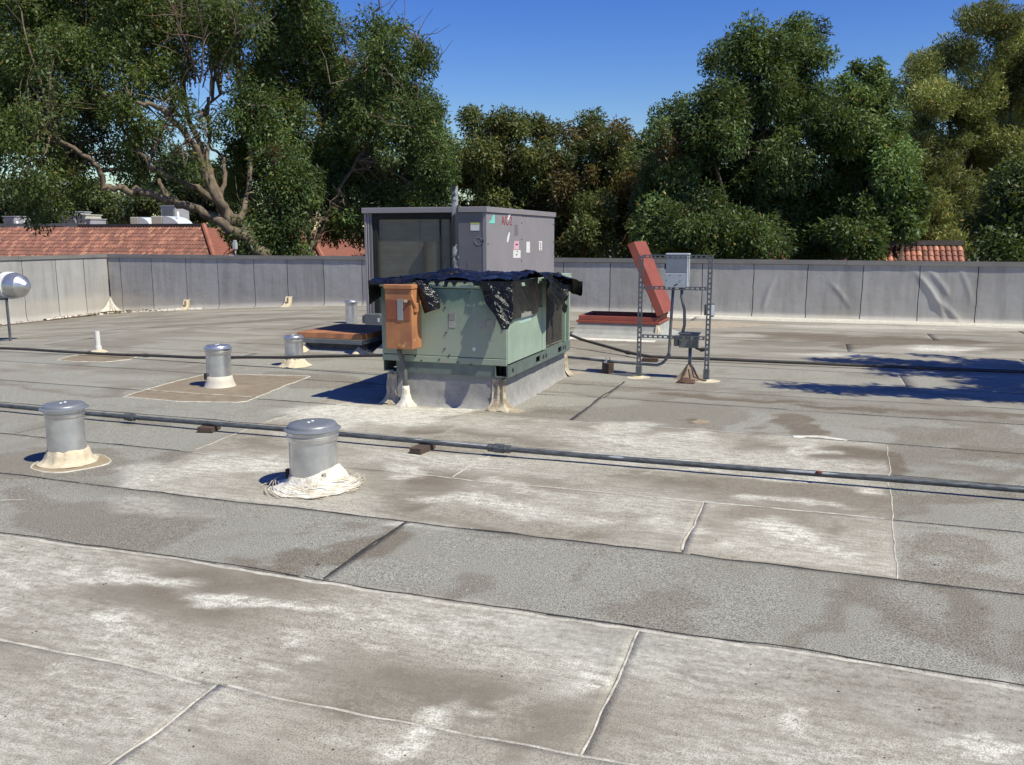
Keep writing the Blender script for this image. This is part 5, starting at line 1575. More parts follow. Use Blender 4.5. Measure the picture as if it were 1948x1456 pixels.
# ------------------------------------------------------------------ land beyond
g = MB()
n = 24
xs = np.linspace(-400, 400, n); ys = np.linspace(-60, 900, n)
XX, YY = np.meshgrid(xs, ys)
g.grid(np.dstack([XX, YY, np.full_like(XX, -4.5)]))
o = g.build('ground', mat('dry_ground', (.10, .10, .06), (.16, .14, .10), .95, scale=.2))
tag(o, 'ground around the building', kind='structure')

M_TILE = None
def tile_material():
    m, nt, bs = node_mat('clay_tile')
    at = nt.nodes.new('ShaderNodeAttribute'); at.attribute_name = 'wear'
    g = nt.nodes.new('ShaderNodeNewGeometry').outputs['Position']
    c = mixc(nt, math_n(nt, 'MULTIPLY', ramp(nt, noise(nt, g, 12, 3), .4, .75), .45), at.outputs['Color'], (.14, .055, .035))
    L(nt, c, bs.inputs['Base Color']); bs.inputs['Roughness'].default_value = .85
    return m
M_TILE = tile_material()
M_RUSTBROWN = mat('roof_edge_metal', (.16, .15, .15), (.11, .10, .10), .6)
M_DARKCOPING = mat('dark_brown_fascia', (.045, .035, .035), (.03, .025, .025), .6)
M_STUCCO = mat('stucco', (.42, .36, .28), (.36, .31, .24), .9)

def tiled_slope(V, F, Cc, x0, x1, yr, zr, rows, run, drop, tw, hipL, hipR, bright=1.0):
    """rows of barrel tiles going down from the ridge; hips widen the row by run per row"""
    for r in range(rows):
        z_t = zr - drop * r; z_b = z_t - drop * 1.02
        y_t = yr - run * r; y_b = y_t - run * 1.08
        xa = x0 - (run * (r + .5) if hipL else 0); xb = x1 + (run * (r + .5) if hipR else 0)
        xa = x0 + math.ceil((xa - x0) / tw) * tw
        nx = int((xb - xa) / tw)
        for i in range(nx):
            x = xa + i * tw; jit = random.uniform(-.006, .006)
            base = len(V); rad = tw * .5
            hue = random.random()
            cc = (np.array([.33, .140, .10]) * (1 - hue) + np.array([.19, .085, .065]) * hue) * bright * random.uniform(.75, 1.15)
            if random.random() < .12: cc = np.array([.40, .19, .125]) * bright
            if random.random() < .06: cc = np.array([.16, .08, .06])
            for (yy, zz, up) in ((y_t, z_t, .0), (y_b, z_b, .018)):
                for (fx, h) in ((0.02, 0), (.22, .72), (.5, 1.0), (.78, .72), (.98, 0)):
                    V.append((x + fx * tw, yy + jit - h * .03, zz + h * rad * .62 + up)); Cc.append((*cc, 1))
            for q in range(4):
                F.append((base + q, base + 5 + q, base + 6 + q, base + 1 + q))
            F.append((base + 5, base + 7, base + 9, base + 9))

def tile_building(label, x0, x1, yr, zr, rows, tw, hipL, hipR, fascia_split=None, fasc_mat=None, ridge_h=.16):
    t = empty('tiled_building', ((x0 + x1) / 2, yr, -4.5))
    tag(t, label, 'building')
    o = np.array(t.location)
    run, drop = .24, .155
    V = []; F = []; Cc = []
    tiled_slope(V, F, Cc, x0, x1, yr, zr, rows, run, drop, tw, hipL, hipR, 1.45 if hipL else 1.0)
    # hip side slope to the right: same tiles turned
    V = np.array(V); nf = len(V)
    F = [f if f[3] != f[2] else (f[0], f[1], f[2], f[2]) for f in F]
    F3 = [f for f in F if f[3] == f[2]]; F4 = [f for f in F if f[3] != f[2]]
    me = MB(); me.add(V - o, [tuple(f) for f in F4] + [tuple(f[:3]) for f in F3])
    ob = me.build('roof_tiles', M_TILE, t); ob['kind'] = 'stuff'
    at = ob.data.attributes.new('wear', 'FLOAT_COLOR', 'POINT'); at.data.foreach_set('color', np.array(Cc, dtype=np.float32).ravel())
    # under-roof slab and hip sides
    d = rows * run; h = rows * drop
    a0 = x0 - (d if hipL else 0); a1 = x1 + (d if hipR else 0)
    sl = MB().add([(a0 - o[0], yr - d - o[1], zr - h - .02 - o[2]), (a1 - o[0], yr - d - o[1], zr - h - .02 - o[2]), (x1 - o[0], -.0, zr - .02 - o[2]), (x0 - o[0], -.0, zr - .02 - o[2]),
                   (a0 - o[0], d + 8, zr - h - .02 - o[2]), (a1 - o[0], d + 8, zr - h - .02 - o[2]), (x1 - o[0], 8, zr - .02 - o[2]), (x0 - o[0], 8, zr - .02 - o[2])],
                  [(0, 1, 2, 3), (1, 5, 6, 2), (4, 0, 3, 7), (3, 2, 6, 7), (5, 4, 7, 6)]).build('roof_deck', mat('clay_deck', (.26, .09, .055), (.16, .06, .04), .9, scale=3, sc=(1, 1, 6)), t)
    MB().box(a0 + .6 - o[0], a1 - .6 - o[0], -d + .6, d + 7, 0, zr - h - o[2]).build('wall', M_STUCCO, t)
    xm = fascia_split if fascia_split else x1
    MB().box(x0 - .02 - o[0], xm - o[0], -.06, .25, zr - o[2] + .06, zr + ridge_h + .04 - o[2]).build('roof_edge', M_RUSTBROWN, t)
    if fascia_split:
        MB().box(xm - o[0], x1 + .02 - o[0], -.09, .25, zr - o[2] + .02, zr + ridge_h - .01 - o[2]).build('roof_edge', M_DARKCOPING, t)
    if hipR:
        cp = MB()
        for i in range(rows * 2):
            u = i / (rows * 2); a = (x1 + d * u - o[0], -d * u - .05, zr - h * u + .09 - o[2]); e2 = (x1 + d * (u + .045) - o[0], -d * (u + .045) - .05, zr - h * (u + .045) + .07 - o[2])
            cp.tube([a, e2], .10, 7)
        cp.build('hip_tiles', mat('hip_clay', (.38, .14, .08), (.26, .09, .06), .85, scale=2), t)
    return t

Yt = 31.5
def at_x(px, Y): return float(on_y(px, 440, Y)[0])
zl = float(on_y(200, 433, Yt)[2])
tile_building('long building with a red clay tile roof beyond the left part of the parapet', at_x(-420, Yt), at_x(390, Yt), Yt, zl, 14, .165, False, True, at_x(152, Yt))
Y2 = 33.5
tile_building('red tile roof end seen behind the tree trunk, left of the purple-grey unit', at_x(470, Y2), at_x(585, Y2), Y2, float(on_y(590, 436, Y2)[2]), 15, .17, False, True, None)
Y3 = 31.0
tile_building('small building with bright clay tile roof beyond the right part of the parapet', at_x(1668, Y3), at_x(1835, Y3), Y3, float(on_y(1750, 470, Y3)[2]), 11, .17, True, False, None)
Y4 = 35.0
tile_building('short piece of red tile roof glimpsed between trees behind the strut frame', at_x(1462, Y4), at_x(1500, Y4), Y4, float(on_y(1470, 472, Y4)[2]), 11, .185, False, False, None)

# rooftop equipment on the far building
def far_box(name, label, cat, px0, px1, py0, py1, Y, m, kind='box', deep=1.0):
    a = on_y(px0, py1, Y); b = on_y(px1, py0, Y)
    w = b[0] - a[0]; h = b[2] - a[2]
    t = empty(name, (a[0], Y, a[2] - .25))
    tag(t, label, cat)
    if kind == 'box':
        MB().box(0, w, 0, deep, .0, h + .25, .03).build('housing', m, t)
        MB().box(w * .15, w * .85, -.02, -.002, .35, h + .25 - .12).build('grille', M_CONDUIT, t)
        MB().box(-.03, w + .03, -.03, deep + .03, h + .255, h + .30).build('lid', m, t)
    elif kind == 'duct':
        MB().box(0, w * .38, 0, deep, 0, h + .25, .02).build('housing', m, t)
        pts = [(w * (.40 + .60 * math.sin(q / 8 * PI / 2)), (h + .25) * (math.cos(q / 8 * PI / 2))) for q in range(9)]
        b_ = MB()
        v = [(x, 0, z) for x, z in pts] + [(w * .4, 0, 0)] + [(x, deep, z) for x, z in pts] + [(w * .4, deep, 0)]
        n_ = len(pts) + 1
        b_.add(v, [tuple(range(n_)), tuple(range(n_, 2 * n_))[::-1]] + [(i, (i + 1) % n_, n_ + (i + 1) % n_, n_ + i) for i in range(n_)])
        b_.build('curved_duct', mat('white_duct', (.62, .66, .66), (.5, .54, .54), .5), t)
    return t
M_BEIGE = mat('beige_cabinet', (.52, .50, .40), (.45, .43, .34), .6)
M_PALEG = mat('pale_grey_cabinet', (.36, .37, .39), (.30, .31, .33), .6)
Ye = Yt + 2.0
far_box('condenser', 'grey boxy condenser at the far left on the tiled building roof', 'air conditioner', 7, 27, 413, 428, Ye, M_PALEG)
far_box('condenser', 'tall pale grey cabinet unit on the tiled building roof', 'air conditioner', 118, 143, 404, 428, Ye, M_PALEG)
far_box('condenser', 'small beige condenser beside the tall pale cabinet on the tiled building', 'air conditioner', 147, 163, 410, 428, Ye, M_BEIGE)
far_box('condenser', 'small white box at the right of the beige condenser', 'air conditioner', 164, 172, 418, 428, Ye, M_PALEG)
far_box('duct_unit', 'beige unit with curved white duct, left of the matching pair', 'air conditioner', 248, 286, 413, 428, Ye, M_BEIGE, 'duct')
far_box('duct_unit', 'larger beige unit with curved white duct, right of the matching pair', 'air conditioner', 288, 342, 411, 428, Ye - .3, M_BEIGE, 'duct')
far_box('condenser', 'grey condenser rising behind the curved white ducts', 'air conditioner', 307, 333, 393, 428, Ye + 1.6, M_PALEG)
for (px, lab) in ((33, 'thin white vent stub beside the far left grey condenser'), (47, 'thin white vent stub nearer the tall pale cabinet'), (340, 'thin white vent stub beside the curved ducts')):
    p = on_y(px, 428, Ye); top = on_y(px, 421 if px < 100 else 403, Ye)
    o = empty('vent_stub', (p[0], Ye, p[2] - .3)); tag(o, lab, 'vent pipe')
    MB().tube([(0, 0, 0), (0, 0, top[2] - p[2] + .3)], .05, 8).build('pipe', M_WHITEDOT, o, True)
for (px, py0, D, w, lab) in ((200, 345, 75, .09, 'slender pale light pole rising between far trees'), (8, 312, 90, .12, 'tall floodlight pole at the far left edge')):
    b = at_depth(px, 449, D); top = at_depth(px, py0, D)
    o = empty('light_pole', (b[0], b[1], -4.5)); tag(o, lab, 'light pole')
    MB().tube([(0, 0, 0), (0, 0, top[2] + 4.5)], [w * 1.3, w * .8], 8).build('pole', M_PALEG, o, True)
    MB().box(-.9 if D > 80 else -.4, .9 if D > 80 else .4, -.1, .1, top[2] + 4.3, top[2] + 4.5).build('lamp_arm', M_PALEG, o)
    for q in ((-.8, -.3, .2, .7) if D > 80 else (-.3,)):
        MB().box(q, q + .3, -.25, .05, top[2] + 4.5, top[2] + 4.8).build('lamp', M_PALEG, o)

# ------------------------------------------------------------------ trees
def leaf_material(name, tone=1.0, trans=.30):
    m = bpy.data.materials.new(name); m.use_nodes = True
    nt = m.node_tree; nt.nodes.remove(nt.nodes['Principled BSDF'])
    out = nt.nodes['Material Output']
    at = nt.nodes.new('ShaderNodeAttribute'); at.attribute_name = 'wear'
    d = nt.nodes.new('ShaderNodeBsdfDiffuse'); tr = nt.nodes.new('ShaderNodeBsdfTranslucent'); gl = nt.nodes.new('ShaderNodeBsdfGlossy')
    gl.inputs['Roughness'].default_value = .5
    gl.inputs['Color'].default_value = (.9, .95, 1, 1)
    L(nt, at.outputs['Color'], d.inputs['Color'])
    tc = mixc(nt, .55, at.outputs['Color'], (.22, .27, .03)); L(nt, tc, tr.inputs['Color'])
    m1 = nt.nodes.new('ShaderNodeMixShader'); m1.inputs[0].default_value = trans
    L(nt, d.outputs[0], m1.inputs[1]); L(nt, tr.outputs[0], m1.inputs[2])
    m2 = nt.nodes.new('ShaderNodeMixShader'); m2.inputs[0].default_value = .02
    L(nt, m1.outputs[0], m2.inputs[1]); L(nt, gl.outputs[0], m2.inputs[2])
    L(nt, m2.outputs[0], out.inputs['Surface'])
    return m
M_LEAF = leaf_material('leaves')
M_BARK = mat('bark', (0.20, 0.15, 0.10), (0.05, 0.037, 0.028), .95, scale=4, sc=(2, 2, 1), bmp=1.0, bscale=14)
M_DARKBARK = mat('dark_bark', (0.07, 0.052, 0.038), (0.035, 0.027, 0.02), .95, scale=5)
M_TWIG = mat('dead_twigs', (0.20, 0.13, 0.10), (0.12, 0.08, 0.065), .95, scale=3)

def leaf_cloud(centres, radii, per, lsize, lw, base, var, outward, droop=.25, flat=.8, tint=None):
    """centres: clump centres n x 3; per: leaves per clump. Returns verts, faces, colours of diamond leaves."""
    n = len(centres)
    cnt = np.maximum((per * (radii / radii.mean()) ** 2).astype(int), 6)
    idx = np.repeat(np.arange(n), cnt); N = len(idx)
    d = rng.normal(size=(N, 3)); d /= np.linalg.norm(d, axis=1)[:, None]
    rr = rng.random(N) ** .45
    off = d * (radii[idx] * rr)[:, None]; off[:, 2] *= flat
    p = centres[idx] + off
    ax = d * .25 + outward[idx] * .35 + rng.normal(size=(N, 3)) * .6; ax[:, 2] -= droop
    ax /= np.linalg.norm(ax, axis=1)[:, None]
    sd = np.cross(ax, rng.normal(size=(N, 3))); sd /= np.linalg.norm(sd, axis=1)[:, None]
    nm = np.cross(ax, sd)
    u_ = rng.random(N) ** 1.4; ls = lsize * (0.5 + .85 * u_); w = lw * (0.55 + .75 * u_)
    a = p; b = p + ax * (ls * .45)[:, None] + sd * (w * .5)[:, None]; c = p + ax * ls[:, None] - nm * (ls * .12)[:, None]; e = p + ax * (ls * .45)[:, None] - sd * (w * .5)[:, None]
    V = np.stack([a, b, c, e], 1).reshape(-1, 3)
    F = np.arange(N * 4).reshape(N, 4)
    cv = rng.normal(size=n) * var
    leafv = rng.normal(size=N) * var * .8
    k = 1.18 * np.clip(1 + cv[idx] + leafv, .35, 2.2)
    base = np.array(base)
    if tint is None:
        col = base[None, :] * k[:, None]
    else:
        col = tint[idx] * k[:, None]
    warm = rng.random(N) < .02
    col[warm] = col[warm] * np.array([2.4, 1.1, .8])
    col = np.concatenate([np.clip(col, 0, 1), np.ones((N, 1))], 1)
    return V, F, np.repeat(col, 4, 0)

def make_tree(name, label, base_px, dist, blobs, n_leaf, lsize, lw, colour, var=.22, group=None, droop=.38, clump=.42, limbs=None, trunk_r=.28, depth_spread=1.0,
              sub=9.0, flat=1.1, tints=None, brown=None, seed=0, twigs=None, bark=None, ground=-4.5):
    """blobs: (px, py, r px[, depth shift m]) drawn at the tree's distance and given depth"""
    global rng
    r_old = rng; rng = np.random.default_rng(100 + seed)
    B = at_depth(base_px, 449, dist); base = np.array([B[0], B[1], ground])
    t = empty(name, tuple(base)); tag(t, label, 'tree', group)
    mpp = dist / FOC
    C_, R_ = [], []
    for bb in blobs:
        px, py, rp = bb[:3]; ds = bb[3] if len(bb) > 3 else rng.uniform(-1, 1) * depth_spread
        C_.append(at_depth(px, py, dist + ds)); R_.append(rp * mpp)
    C_ = np.array(C_); R_ = np.array(R_)
    cs, rs, od, ti = [], [], [], []
    for i, (c, r) in enumerate(zip(C_, R_)):
        m = max(int(sub * (r / clump) ** 2 * .55), 4)
        d = rng.normal(size=(m, 3)); d /= np.linalg.norm(d, axis=1)[:, None]
        q = np.where(rng.random(m) < .72, rng.uniform(.72, 1.0, m), rng.uniform(.1, .7, m))
        pos = c + d * (r * q)[:, None] * np.array([1, 1, .92]) + rng.normal(size=(m, 3)) * (.10 * r + .06)
        cs.append(pos); rs.append(clump * rng.uniform(.4, 1.5, m)); od.append(d)
        tc = np.array(colour) * (1 + rng.normal() * var * .5)
        if tints is not None: tc = tints(blobs[i], tc)
        tt = np.repeat(tc[None, :], m, 0) * (1 + rng.normal(size=(m, 1)) * .16) * np.array([1, 1, 1]) + np.abs(rng.normal(size=(m, 1))) * np.array([.010, .008, .0])
        if brown is not None:
            bm = rng.random(m) < brown
            tt[bm] = np.array([.11, .065, .03]) * (1 + rng.normal(size=(bm.sum(), 1)) * .2)
        ti.append(tt)
    cs = np.concatenate(cs); rs = np.concatenate(rs); od = np.concatenate(od); ti = np.concatenate(ti)
    per = n_leaf / len(cs)
    V, F, Cc = leaf_cloud(cs, rs, per, lsize, lw, colour, var, od, droop, flat, ti)
    fast_mesh('crown', V - base, F, M_LEAF, t, Cc)
    # trunk and limbs
    tb = MB()
    if limbs is None:
        low = C_[:, 2].min()
        top = np.array([C_[:, 0].mean(), C_[:, 1].mean(), np.percentile(C_[:, 2], 60)])
        n = 8; pts = [base + (top - base) * i / (n - 1) + rng.normal(size=3) * .12 * (i > 0) for i in range(n)]
        rad = [trunk_r * (1 - .75 * i / (n - 1)) for i in range(n)]
        tb.tube([p - base for p in pts], rad, 10)
        for i in rng.choice(len(C_), min(len(C_), 12), replace=False):
            k = rng.integers(2, n - 1); s = pts[k]; e = C_[i]
            mid = (s + e) / 2 + rng.normal(size=3) * .3
            tb.tube([s - base, mid - base, e - base], [rad[k] * .5, rad[k] * .3, .03], 7)
    else:
        ALLP = []
        for (path, r0, r1, dd) in limbs:
            n = len(path)
            P = np.array([at_depth(px, py, dist + dd * i / max(n - 1, 1)) for i, (px, py) in enumerate(path)])
            # smooth by subdividing
            s = np.arange(n); s2 = np.linspace(0, n - 1, (n - 1) * 4 + 1)
            Q = np.stack([np.interp(s2, s, P[:, j]) for j in range(3)], -1)
            K = Q.copy(); K[1:-1] = (Q[:-2] + Q[1:-1] * 2 + Q[2:]) / 4; K[1:-1] += rng.normal(size=K[1:-1].shape) * r0 * .14; ALLP.append(K[len(K) // 3:])
            tb.tube(K - base, np.linspace(r0, r1, len(K)) * .64, 10)
        pool = np.concatenate(ALLP)
        for i in range(len(C_)):
            dd2 = np.linalg.norm(pool - C_[i], axis=1); k = int(np.argmin(dd2 + rng.random(len(pool)) * .6))
            if dd2[k] > 7: continue
            for rep in range(3):
                e = C_[i] + rng.normal(size=3) * R_[i] * .55
                s0 = pool[k]; n = 7; u = np.linspace(0, 1, n)[:, None]
                Q = s0 + (e - s0) * u + np.cumsum(rng.normal(size=(n, 3)) * .07, 0) * np.sin(u * PI) ** .5
                Q[:, 2] += .35 * np.sin(u[:, 0] * PI)
                tb.tube(Q - base, np.linspace(.045, .012, n), 5, False)
                for tw_ in range(3):
                    q0 = Q[rng.integers(3, n)]; q1 = q0 + (rng.normal(size=3) + np.array([0, 0, .5])) * .35; q2 = q1 + (q1 - q0) * .6 + rng.normal(size=3) * .12
                    tb.tube([q0 - base, q1 - base, q2 - base], [.016, .011, .006], 4, False)
        tb.tube([np.array([0, 0, 0.]), at_depth(*limbs[0][0][0], dist) - base], [limbs[0][1] * 1.3, limbs[0][1]], 10)
    tb.build('trunk', bark or (M_BARK if limbs else M_DARKBARK), t, True)
    if twigs:
        tw = MB()
        for (px, py, ang, ln, cnt) in twigs:
            for q in range(cnt):
                p = at_depth(px + rng.uniform(-25, 25), py + rng.uniform(-20, 20), dist + rng.uniform(-1.2, 1.2))
                a = ang + rng.normal() * .45
                d = RT * math.cos(a) + np.array([0, 0, 1.]) * math.sin(a) + FW * rng.normal() * .35
                def grow(p, d, ln, r, dep):
                    pts = [p]; dd = d
                    for k in range(4):
                        dd = dd + rng.normal(size=3) * .16; dd = dd / np.linalg.norm(dd)
                        pts.append(pts[-1] + dd * ln / 4)
                    tw.tube([x - base for x in pts], list(np.linspace(r, r * .45, 5)), 4, False)
                    if dep:
                        for k in range(3):
                            e = dd + rng.normal(size=3) * .55; e = e / np.linalg.norm(e)
                            grow(pts[rng.integers(2, 5)], e, ln * .6, r * .5, dep - 1)
                grow(p, d, ln, .028, 2)
        tw.build('dead_branches', M_TWIG, t)['kind'] = 'stuff'
    rng = r_old
    return t

DG = (0.072, 0.104, 0.030)
# T1: big spreading tree with visible limbs at the left
limbs1 = [
    ([(505, 500), (485, 465), (455, 430), (420, 395)], .34, .26, 0.3),
    ([(440, 425), (425, 395), (397, 351), (370, 277), (333, 231), (287, 199), (262, 195)], .24, .07, -2.0),
    ([(425, 395), (402, 342), (385, 280), (360, 231), (351, 185), (340, 120), (330, 60)], .18, .05, 1.2),
    ([(430, 400), (388, 365), (342, 347), (300, 325), (287, 319), (259, 277), (230, 240)], .17, .06, -1.2),
    ([(470, 450), (439, 440), (393, 407), (340, 385), (300, 374), (259, 365), (225, 360), (194, 354), (189, 323), (171, 300), (129, 277), (90, 250)], .24, .07, -1.5),
    ([(189, 326), (215, 322), (263, 324)], .10, .07, .2),
    ([(319, 379), (308, 360), (303, 342)], .13, .09, .4),
    ([(397, 351), (393, 290), (402, 259), (388, 203), (420, 180), (455, 165)], .10, .03, 1.0),
    ([(415, 385), (430, 340), (425, 300), (400, 280)], .12, .05, 1.2),
    ([(170, 300), (140, 330), (110, 350), (95, 380)], .05, .02, .2),
    ([(455, 430), (470, 380), (480, 300), (470, 220), (450, 120)], .16, .05, 1.8),
]
b1 = [(-40, 60, 90), (45, 75, 75), (10, 170, 85), (110, 45, 75), (150, 120, 85), (85, 205, 70), (200, 55, 75), (225, 160, 62), (170, 220, 50), (248, 232, 40), (270, 80, 70), (335, 50, 65),
      (300, 140, 45), (30, 250, 60), (-40, 260, 80), (120, 270, 36), (400, 70, 45), (430, 30, 45), (385, 10, 55), (250, 0, 75), (150, -25, 75), (40, -20, 80), (60, 345, 34), (95, 385, 32),
      (55, 395, 30), (150, 350, 26), (135, 395, 22), (255, 290, 36), (225, 300, 34), (20, 210, 60), (80, 300, 26), (150, 300, 24), (190, 268, 30), (430, 110, 26), (460, 60, 30), (120, 330, 24),
      (300, -30, 60), (450, -20, 50), (360, 130, 22), (300, 250, 26), (265, 330, 20), (330, 200, 24), (385, 235, 22), (345, 300, 20)]
make_tree('broadleaf_tree', 'wide spreading green tree at the left with bare brown limbs showing under its crown', 500, 25.0, b1, 150000, .135, .05, DG, limbs=limbs1, seed=1, depth_spread=2.2, clump=.36,
          twigs=[(385, 170, 1.7, 1.6, 7), (410, 130, 1.3, 1.4, 5), (290, 215, -.6, 1.0, 5), (170, 185, 2.8, .9, 3), (360, 60, 1.5, 1.2, 4)])
# lower dark interior mass under T1/T2
b2 = [(480, 205, 55), (455, 285, 45), (540, 150, 65), (520, 60, 45), (575, 15, 48), (600, 90, 60), (640, 165, 75), (560, 260, 75), (650, 270, 75), (700, 200, 60), (722, 115, 40), (735, 45, 34),
      (705, 80, 24), (795, 108, 30), (815, 115, 22), (760, 180, 52), (805, 205, 42), (775, 255, 60), (820, 275, 40), (700, 335, 65), (780, 335, 55), (845, 325, 32), (620, 350, 65), (540, 345, 60),
      (480, 345, 45), (490, 415, 38), (545, 430, 42), (510, 460, 38), (455, 440, 26), (680, 395, 45), (745, 380, 40), (640, 425, 30), (440, 340, 30), (490, 120, 40), (560, -20, 50), (470, 480, 30),
      (790, 390, 40), (840, 370, 30), (555, 480, 30), (690, 440, 30)]
limbs2 = [([(597, 520), (590, 470), (592, 430), (600, 380), (610, 300), (620, 180), (600, 60)], .22, .05, 1.0),
          ([(592, 470), (610, 440), (622, 410), (650, 360), (690, 290), (740, 190)], .16, .03, -.5),
          ([(592, 430), (575, 390), (555, 330), (530, 240)], .14, .03, -.6), ([(620, 180), (700, 130), (735, 60)], .06, .02, .3),
          ([(530, 240), (520, 140), (512, 40), (505, -20)], .07, .02, .5)]
make_tree('broadleaf_tree', 'tall dense green tree left of centre, its crown reaching the top of the picture', 597, 27.0, b2, 175000, .135, .05, (0.066, 0.104, 0.032), limbs=limbs2, seed=2, depth_spread=2.0, clump=.40, brown=.02,
          twigs=[(500, 20, 1.6, 1.6, 6), (705, 150, 1.9, 1.2, 4), (470, 240, 1.2, 1.0, 4)])
# T3a / T3b
b3 = [(905, 240, 26), (945, 235, 26), (985, 240, 25), (1020, 238, 22), (1050, 250, 24), (925, 290, 40), (985, 300, 48), (1035, 310, 40), (885, 345, 40), (950, 360, 48), (1015, 385, 50), (890, 410, 40), (955, 425, 42), (1040, 430, 40), (868, 300, 25), (1065, 360, 35), (880, 470, 40), (1000, 480, 45)]
make_tree('broadleaf_tree', 'olive green tree with several rounded tops directly behind the purple-grey unit', 960, 34.0, b3, 75000, .165, .062, (0.092, 0.108, 0.034), seed=3, depth_spread=1.6, brown=.04, clump=.42)
b4 = [(1115, 245, 22), (1100, 270, 28), (1165, 252, 20), (1160, 285, 26), (1115, 310, 38), (1165, 330, 40), (1205, 350, 34), (1105, 370, 45), (1165, 395, 52), (1215, 405, 36), (1120, 440, 48), (1190, 455, 42), (1080, 330, 28), (1090, 460, 40)]
def tint4(b, c):
    return np.array([.115, .082, .034]) * (1 if b[1] < 420 else .9) if (b[1] < 400 and rng.random() < .5) else c
make_tree('broadleaf_tree', 'reddish brown tinged tree between the olive tree and the big dark tree', 1150, 32.0, b4, 66000, .155, .06, (0.080, 0.098, 0.034), seed=4, depth_spread=1.5, tints=tint4, brown=.12, clump=.38)
b5 = [(1205, 285, 24), (1230, 300, 30), (1190, 310, 24), (1240, 345, 34), (1205, 360, 30)]
make_tree('broadleaf_tree', 'pale green tree top peeping out behind the reddish tree', 1215, 44.0, b5, 14000, .24, .10, (0.085, 0.120, 0.050), seed=5, depth_spread=1.0)
b6 = [(1400, 95, 24), (1425, 105, 36), (1475, 95, 34), (1505, 65, 28), (1530, 70, 22), (1545, 110, 34), (1400, 165, 46), (1470, 165, 66), (1540, 180, 50), (1330, 212, 36), (1290, 225, 36), (1370, 235, 55), (1440, 270, 78), (1520, 285, 65),
      (1300, 295, 55), (1265, 250, 24), (1350, 345, 75), (1275, 370, 50), (1430, 375, 78), (1510, 395, 75), (1340, 435, 60), (1285, 445, 45), (1250, 330, 24), (1250, 430, 30), (1420, 460, 60), (1560, 215, 24), (1370, 120, 18), (1530, 460, 50)]
make_tree('broadleaf_tree', 'tallest dark green tree right of centre behind the strut frame', 1440, 28.0, b6, 165000, .145, .055, (0.068, 0.104, 0.034), seed=6, depth_spread=2.0, clump=.42, brown=.015, twigs=[(1400, 300, 2.5, 1.2, 3), (1450, 320, 2.4, 1.0, 3)])
b7 = [(1640, 145, 26), (1625, 185, 34), (1665, 160, 22), (1685, 165, 13), (1675, 200, 32), (1612, 250, 45), (1670, 265, 48), (1635, 325, 62), (1705, 330, 40), (1595, 375, 50), (1680, 400, 55), (1730, 395, 30), (1620, 445, 50), (1695, 425, 34), (1735, 415, 22), (1580, 440, 40)]
make_tree('broadleaf_tree', 'fresh green tree with a narrow top between the tallest tree and the pine', 1650, 27.0, b7, 90000, .145, .057, (0.078, 0.122, 0.036), seed=7, depth_spread=1.5, clump=.40)
b8 = [(1800, 105, 40), (1845, 75, 40), (1895, 62, 40), (1945, 75, 45), (1760, 140, 28), (1775, 190, 42), (1735, 185, 16), (1745, 230, 26), (1850, 165, 58), (1920, 160, 58), (1790, 275, 50), (1860, 265, 58), (1930, 275, 60), (1800, 350, 50), (1870, 355, 58),
      (1790, 425, 42), (1850, 445, 50), (1990, 120, 60), (1990, 230, 60), (1770, 330, 34), (1810, 470, 40), (1742, 265, 34), (1750, 300, 34), (1735, 345, 28), (1830, 220, 50), (1900, 220, 55), (1760, 240, 34)]
def tint8(b, c):
    return np.array([.20, .215, .068]) * (1.1 if rng.random() < .65 else .6)
make_tree('pine_tree', 'yellow-green pine with puffy rounded needle masses at the right edge', 1850, 33.0, b8, 160000, .16, .044, (0.095, 0.112, 0.034), seed=8, depth_spread=2.0, clump=.55, sub=7, tints=tint8, droop=-.35, flat=.75, var=.18)
b9 = [(1920, 375, 34), (1905, 435, 36), (1945, 330, 34), (1950, 430, 50), (1985, 380, 60), (1920, 480, 40)]
make_tree('broadleaf_tree', 'low dark green tree in front of the pine at the lower right', 1930, 24.0, b9, 26000, .16, .06, (0.045, 0.070, 0.024), seed=9, depth_spread=1.0)
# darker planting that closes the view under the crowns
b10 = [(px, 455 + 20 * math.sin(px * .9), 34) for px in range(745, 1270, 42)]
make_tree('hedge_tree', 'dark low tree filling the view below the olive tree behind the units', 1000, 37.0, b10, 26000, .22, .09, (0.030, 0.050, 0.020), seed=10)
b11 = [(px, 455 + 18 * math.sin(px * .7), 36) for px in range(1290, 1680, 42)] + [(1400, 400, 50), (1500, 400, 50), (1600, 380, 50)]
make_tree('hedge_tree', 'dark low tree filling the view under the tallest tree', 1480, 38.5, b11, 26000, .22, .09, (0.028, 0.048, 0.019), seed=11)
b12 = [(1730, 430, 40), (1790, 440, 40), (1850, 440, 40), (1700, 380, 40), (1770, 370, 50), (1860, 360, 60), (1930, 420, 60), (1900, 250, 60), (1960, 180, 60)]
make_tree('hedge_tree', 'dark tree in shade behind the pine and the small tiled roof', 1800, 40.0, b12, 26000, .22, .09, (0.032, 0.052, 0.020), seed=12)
b13 = [(330, 400, 30), (290, 385, 34), (250, 400, 20), (360, 370, 40), (400, 400, 40), (300, 350, 40), (350, 320, 40), (420, 350, 40), (440, 430, 30), (330, 420, 24)]
make_tree('broadleaf_tree', 'dark tree behind the low limbs of the spreading tree', 330, 52.0, b13, 30000, .28, .11, (0.034, 0.055, 0.024), seed=13)
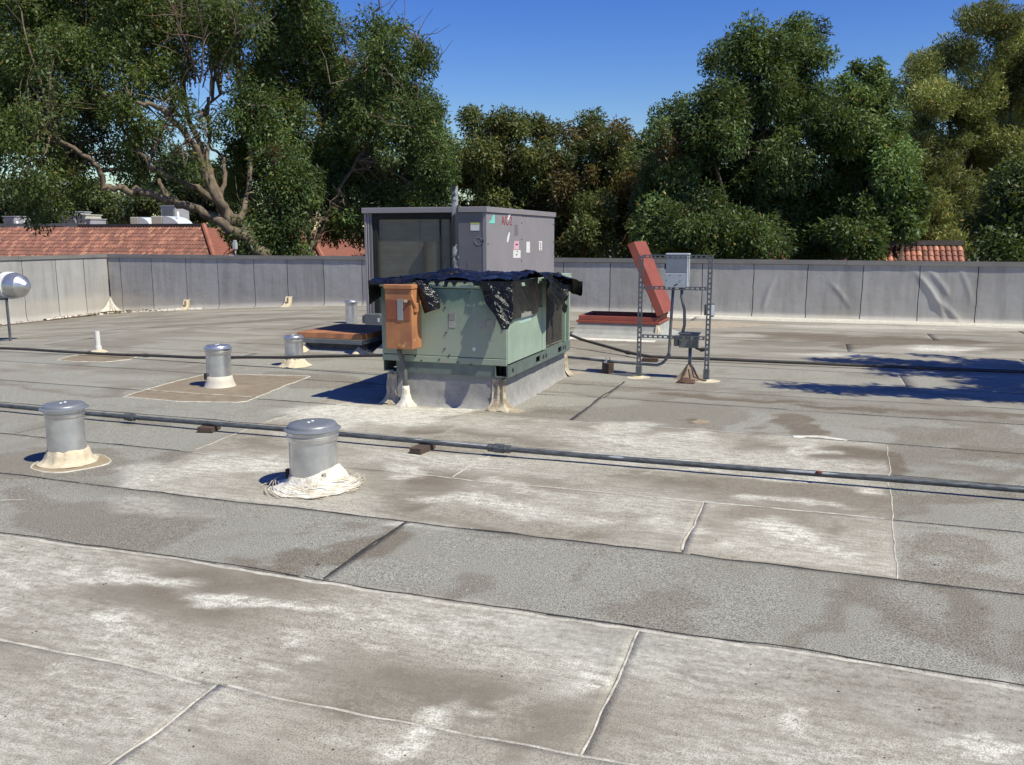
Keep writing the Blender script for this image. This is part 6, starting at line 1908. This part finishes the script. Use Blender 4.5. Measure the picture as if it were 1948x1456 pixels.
# distant trees at left
for i, (px, D, bl, c, lab) in enumerate((
        (30, 75, [(0, 370, 22), (25, 360, 18), (-10, 400, 30), (40, 385, 24), (15, 410, 26), (60, 400, 24)], (.045, .062, .036), 'distant dark tree at the far left beyond the tiled roof'),
        (175, 70, [(165, 385, 20), (178, 368, 14), (190, 390, 20), (150, 400, 22), (180, 410, 22), (205, 405, 18), (140, 415, 20)], (.085, .105, .040), 'distant yellow-green tree behind the rooftop equipment'),
        (230, 85, [(225, 385, 14), (240, 395, 16), (215, 405, 18), (245, 412, 18), (262, 405, 14)], (.060, .078, .038), 'distant green tree right of the slender light pole'),
        (100, 80, [(80, 380, 22), (105, 395, 22), (120, 410, 22), (85, 410, 24)], (.050, .066, .036), 'distant green tree behind the tall pale cabinet'))):
    make_tree('distant_tree', lab, px, D, bl, 9000, .38, .18, c, seed=20 + i, clump=.7)
# tree standing beside the roof to the right, its branches shade the roofing
def side_tree():
    r = np.random.default_rng(77)
    base = np.array([10.2, 8.6, -4.5])
    t = empty('broadleaf_tree', tuple(base))
    tag(t, 'tree standing just right of the roof whose branches throw shade on it', 'tree')
    cs = []; tips = []
    tb = MB(); tb.tube([(0, 0, 0), (-.2, .1, 4), (-.5, .3, 7)], [.35, .28, .2], 10)
    for k in range(12):
        tgt = np.array([(-6.15, 2.0, 9.0), (-5.45, 2.3, 9.0), (-4.65, 2.6, 9.1), (-4.85, 1.6, 9.2), (-6.55, .0, 9.0), (-5.85, .1, 9.0), (-5.15, .0, 9.1), (-4.6, .7, 9.1), (-4.1, 1.4, 9.3), (-5.15, 1.3, 9.1), (-4.55, .3, 9.1), (-4.45, 2.2, 9.1)][k])
        tb.tube([(-.4, .2, 6.2), tuple(np.array([-.4, .2, 6.2]) * .45 + tgt * .55 + np.array([0, 0, .5])), tuple(tgt)], [.13, .07, .02], 7)
        d = tgt - np.array([-.4, .2, 6.8]); d = d / np.linalg.norm(d)
        for q in range(26):
            u = r.uniform(-.9, .6)
            cs.append(tgt + d * u * 1.1 + r.normal(size=3) * np.array([.30, .10, .10]))
    cs = np.array(cs) + base
    V, F, Cc = leaf_cloud(cs, np.full(len(cs), .17), 75, .14, .055, DG, .2, np.tile([[-1., 0, 0]], (len(cs), 1)))
    keep = []
    fast_mesh('crown', V - base, F, M_LEAF, t, Cc)
    tb.build('trunk', M_BARK, t, True)
side_tree()

print('triangles', sum(sum(len(p.vertices) - 2 for p in []) + len(o.data.polygons) * 2 for o in bpy.data.objects if o.type == 'MESH'))
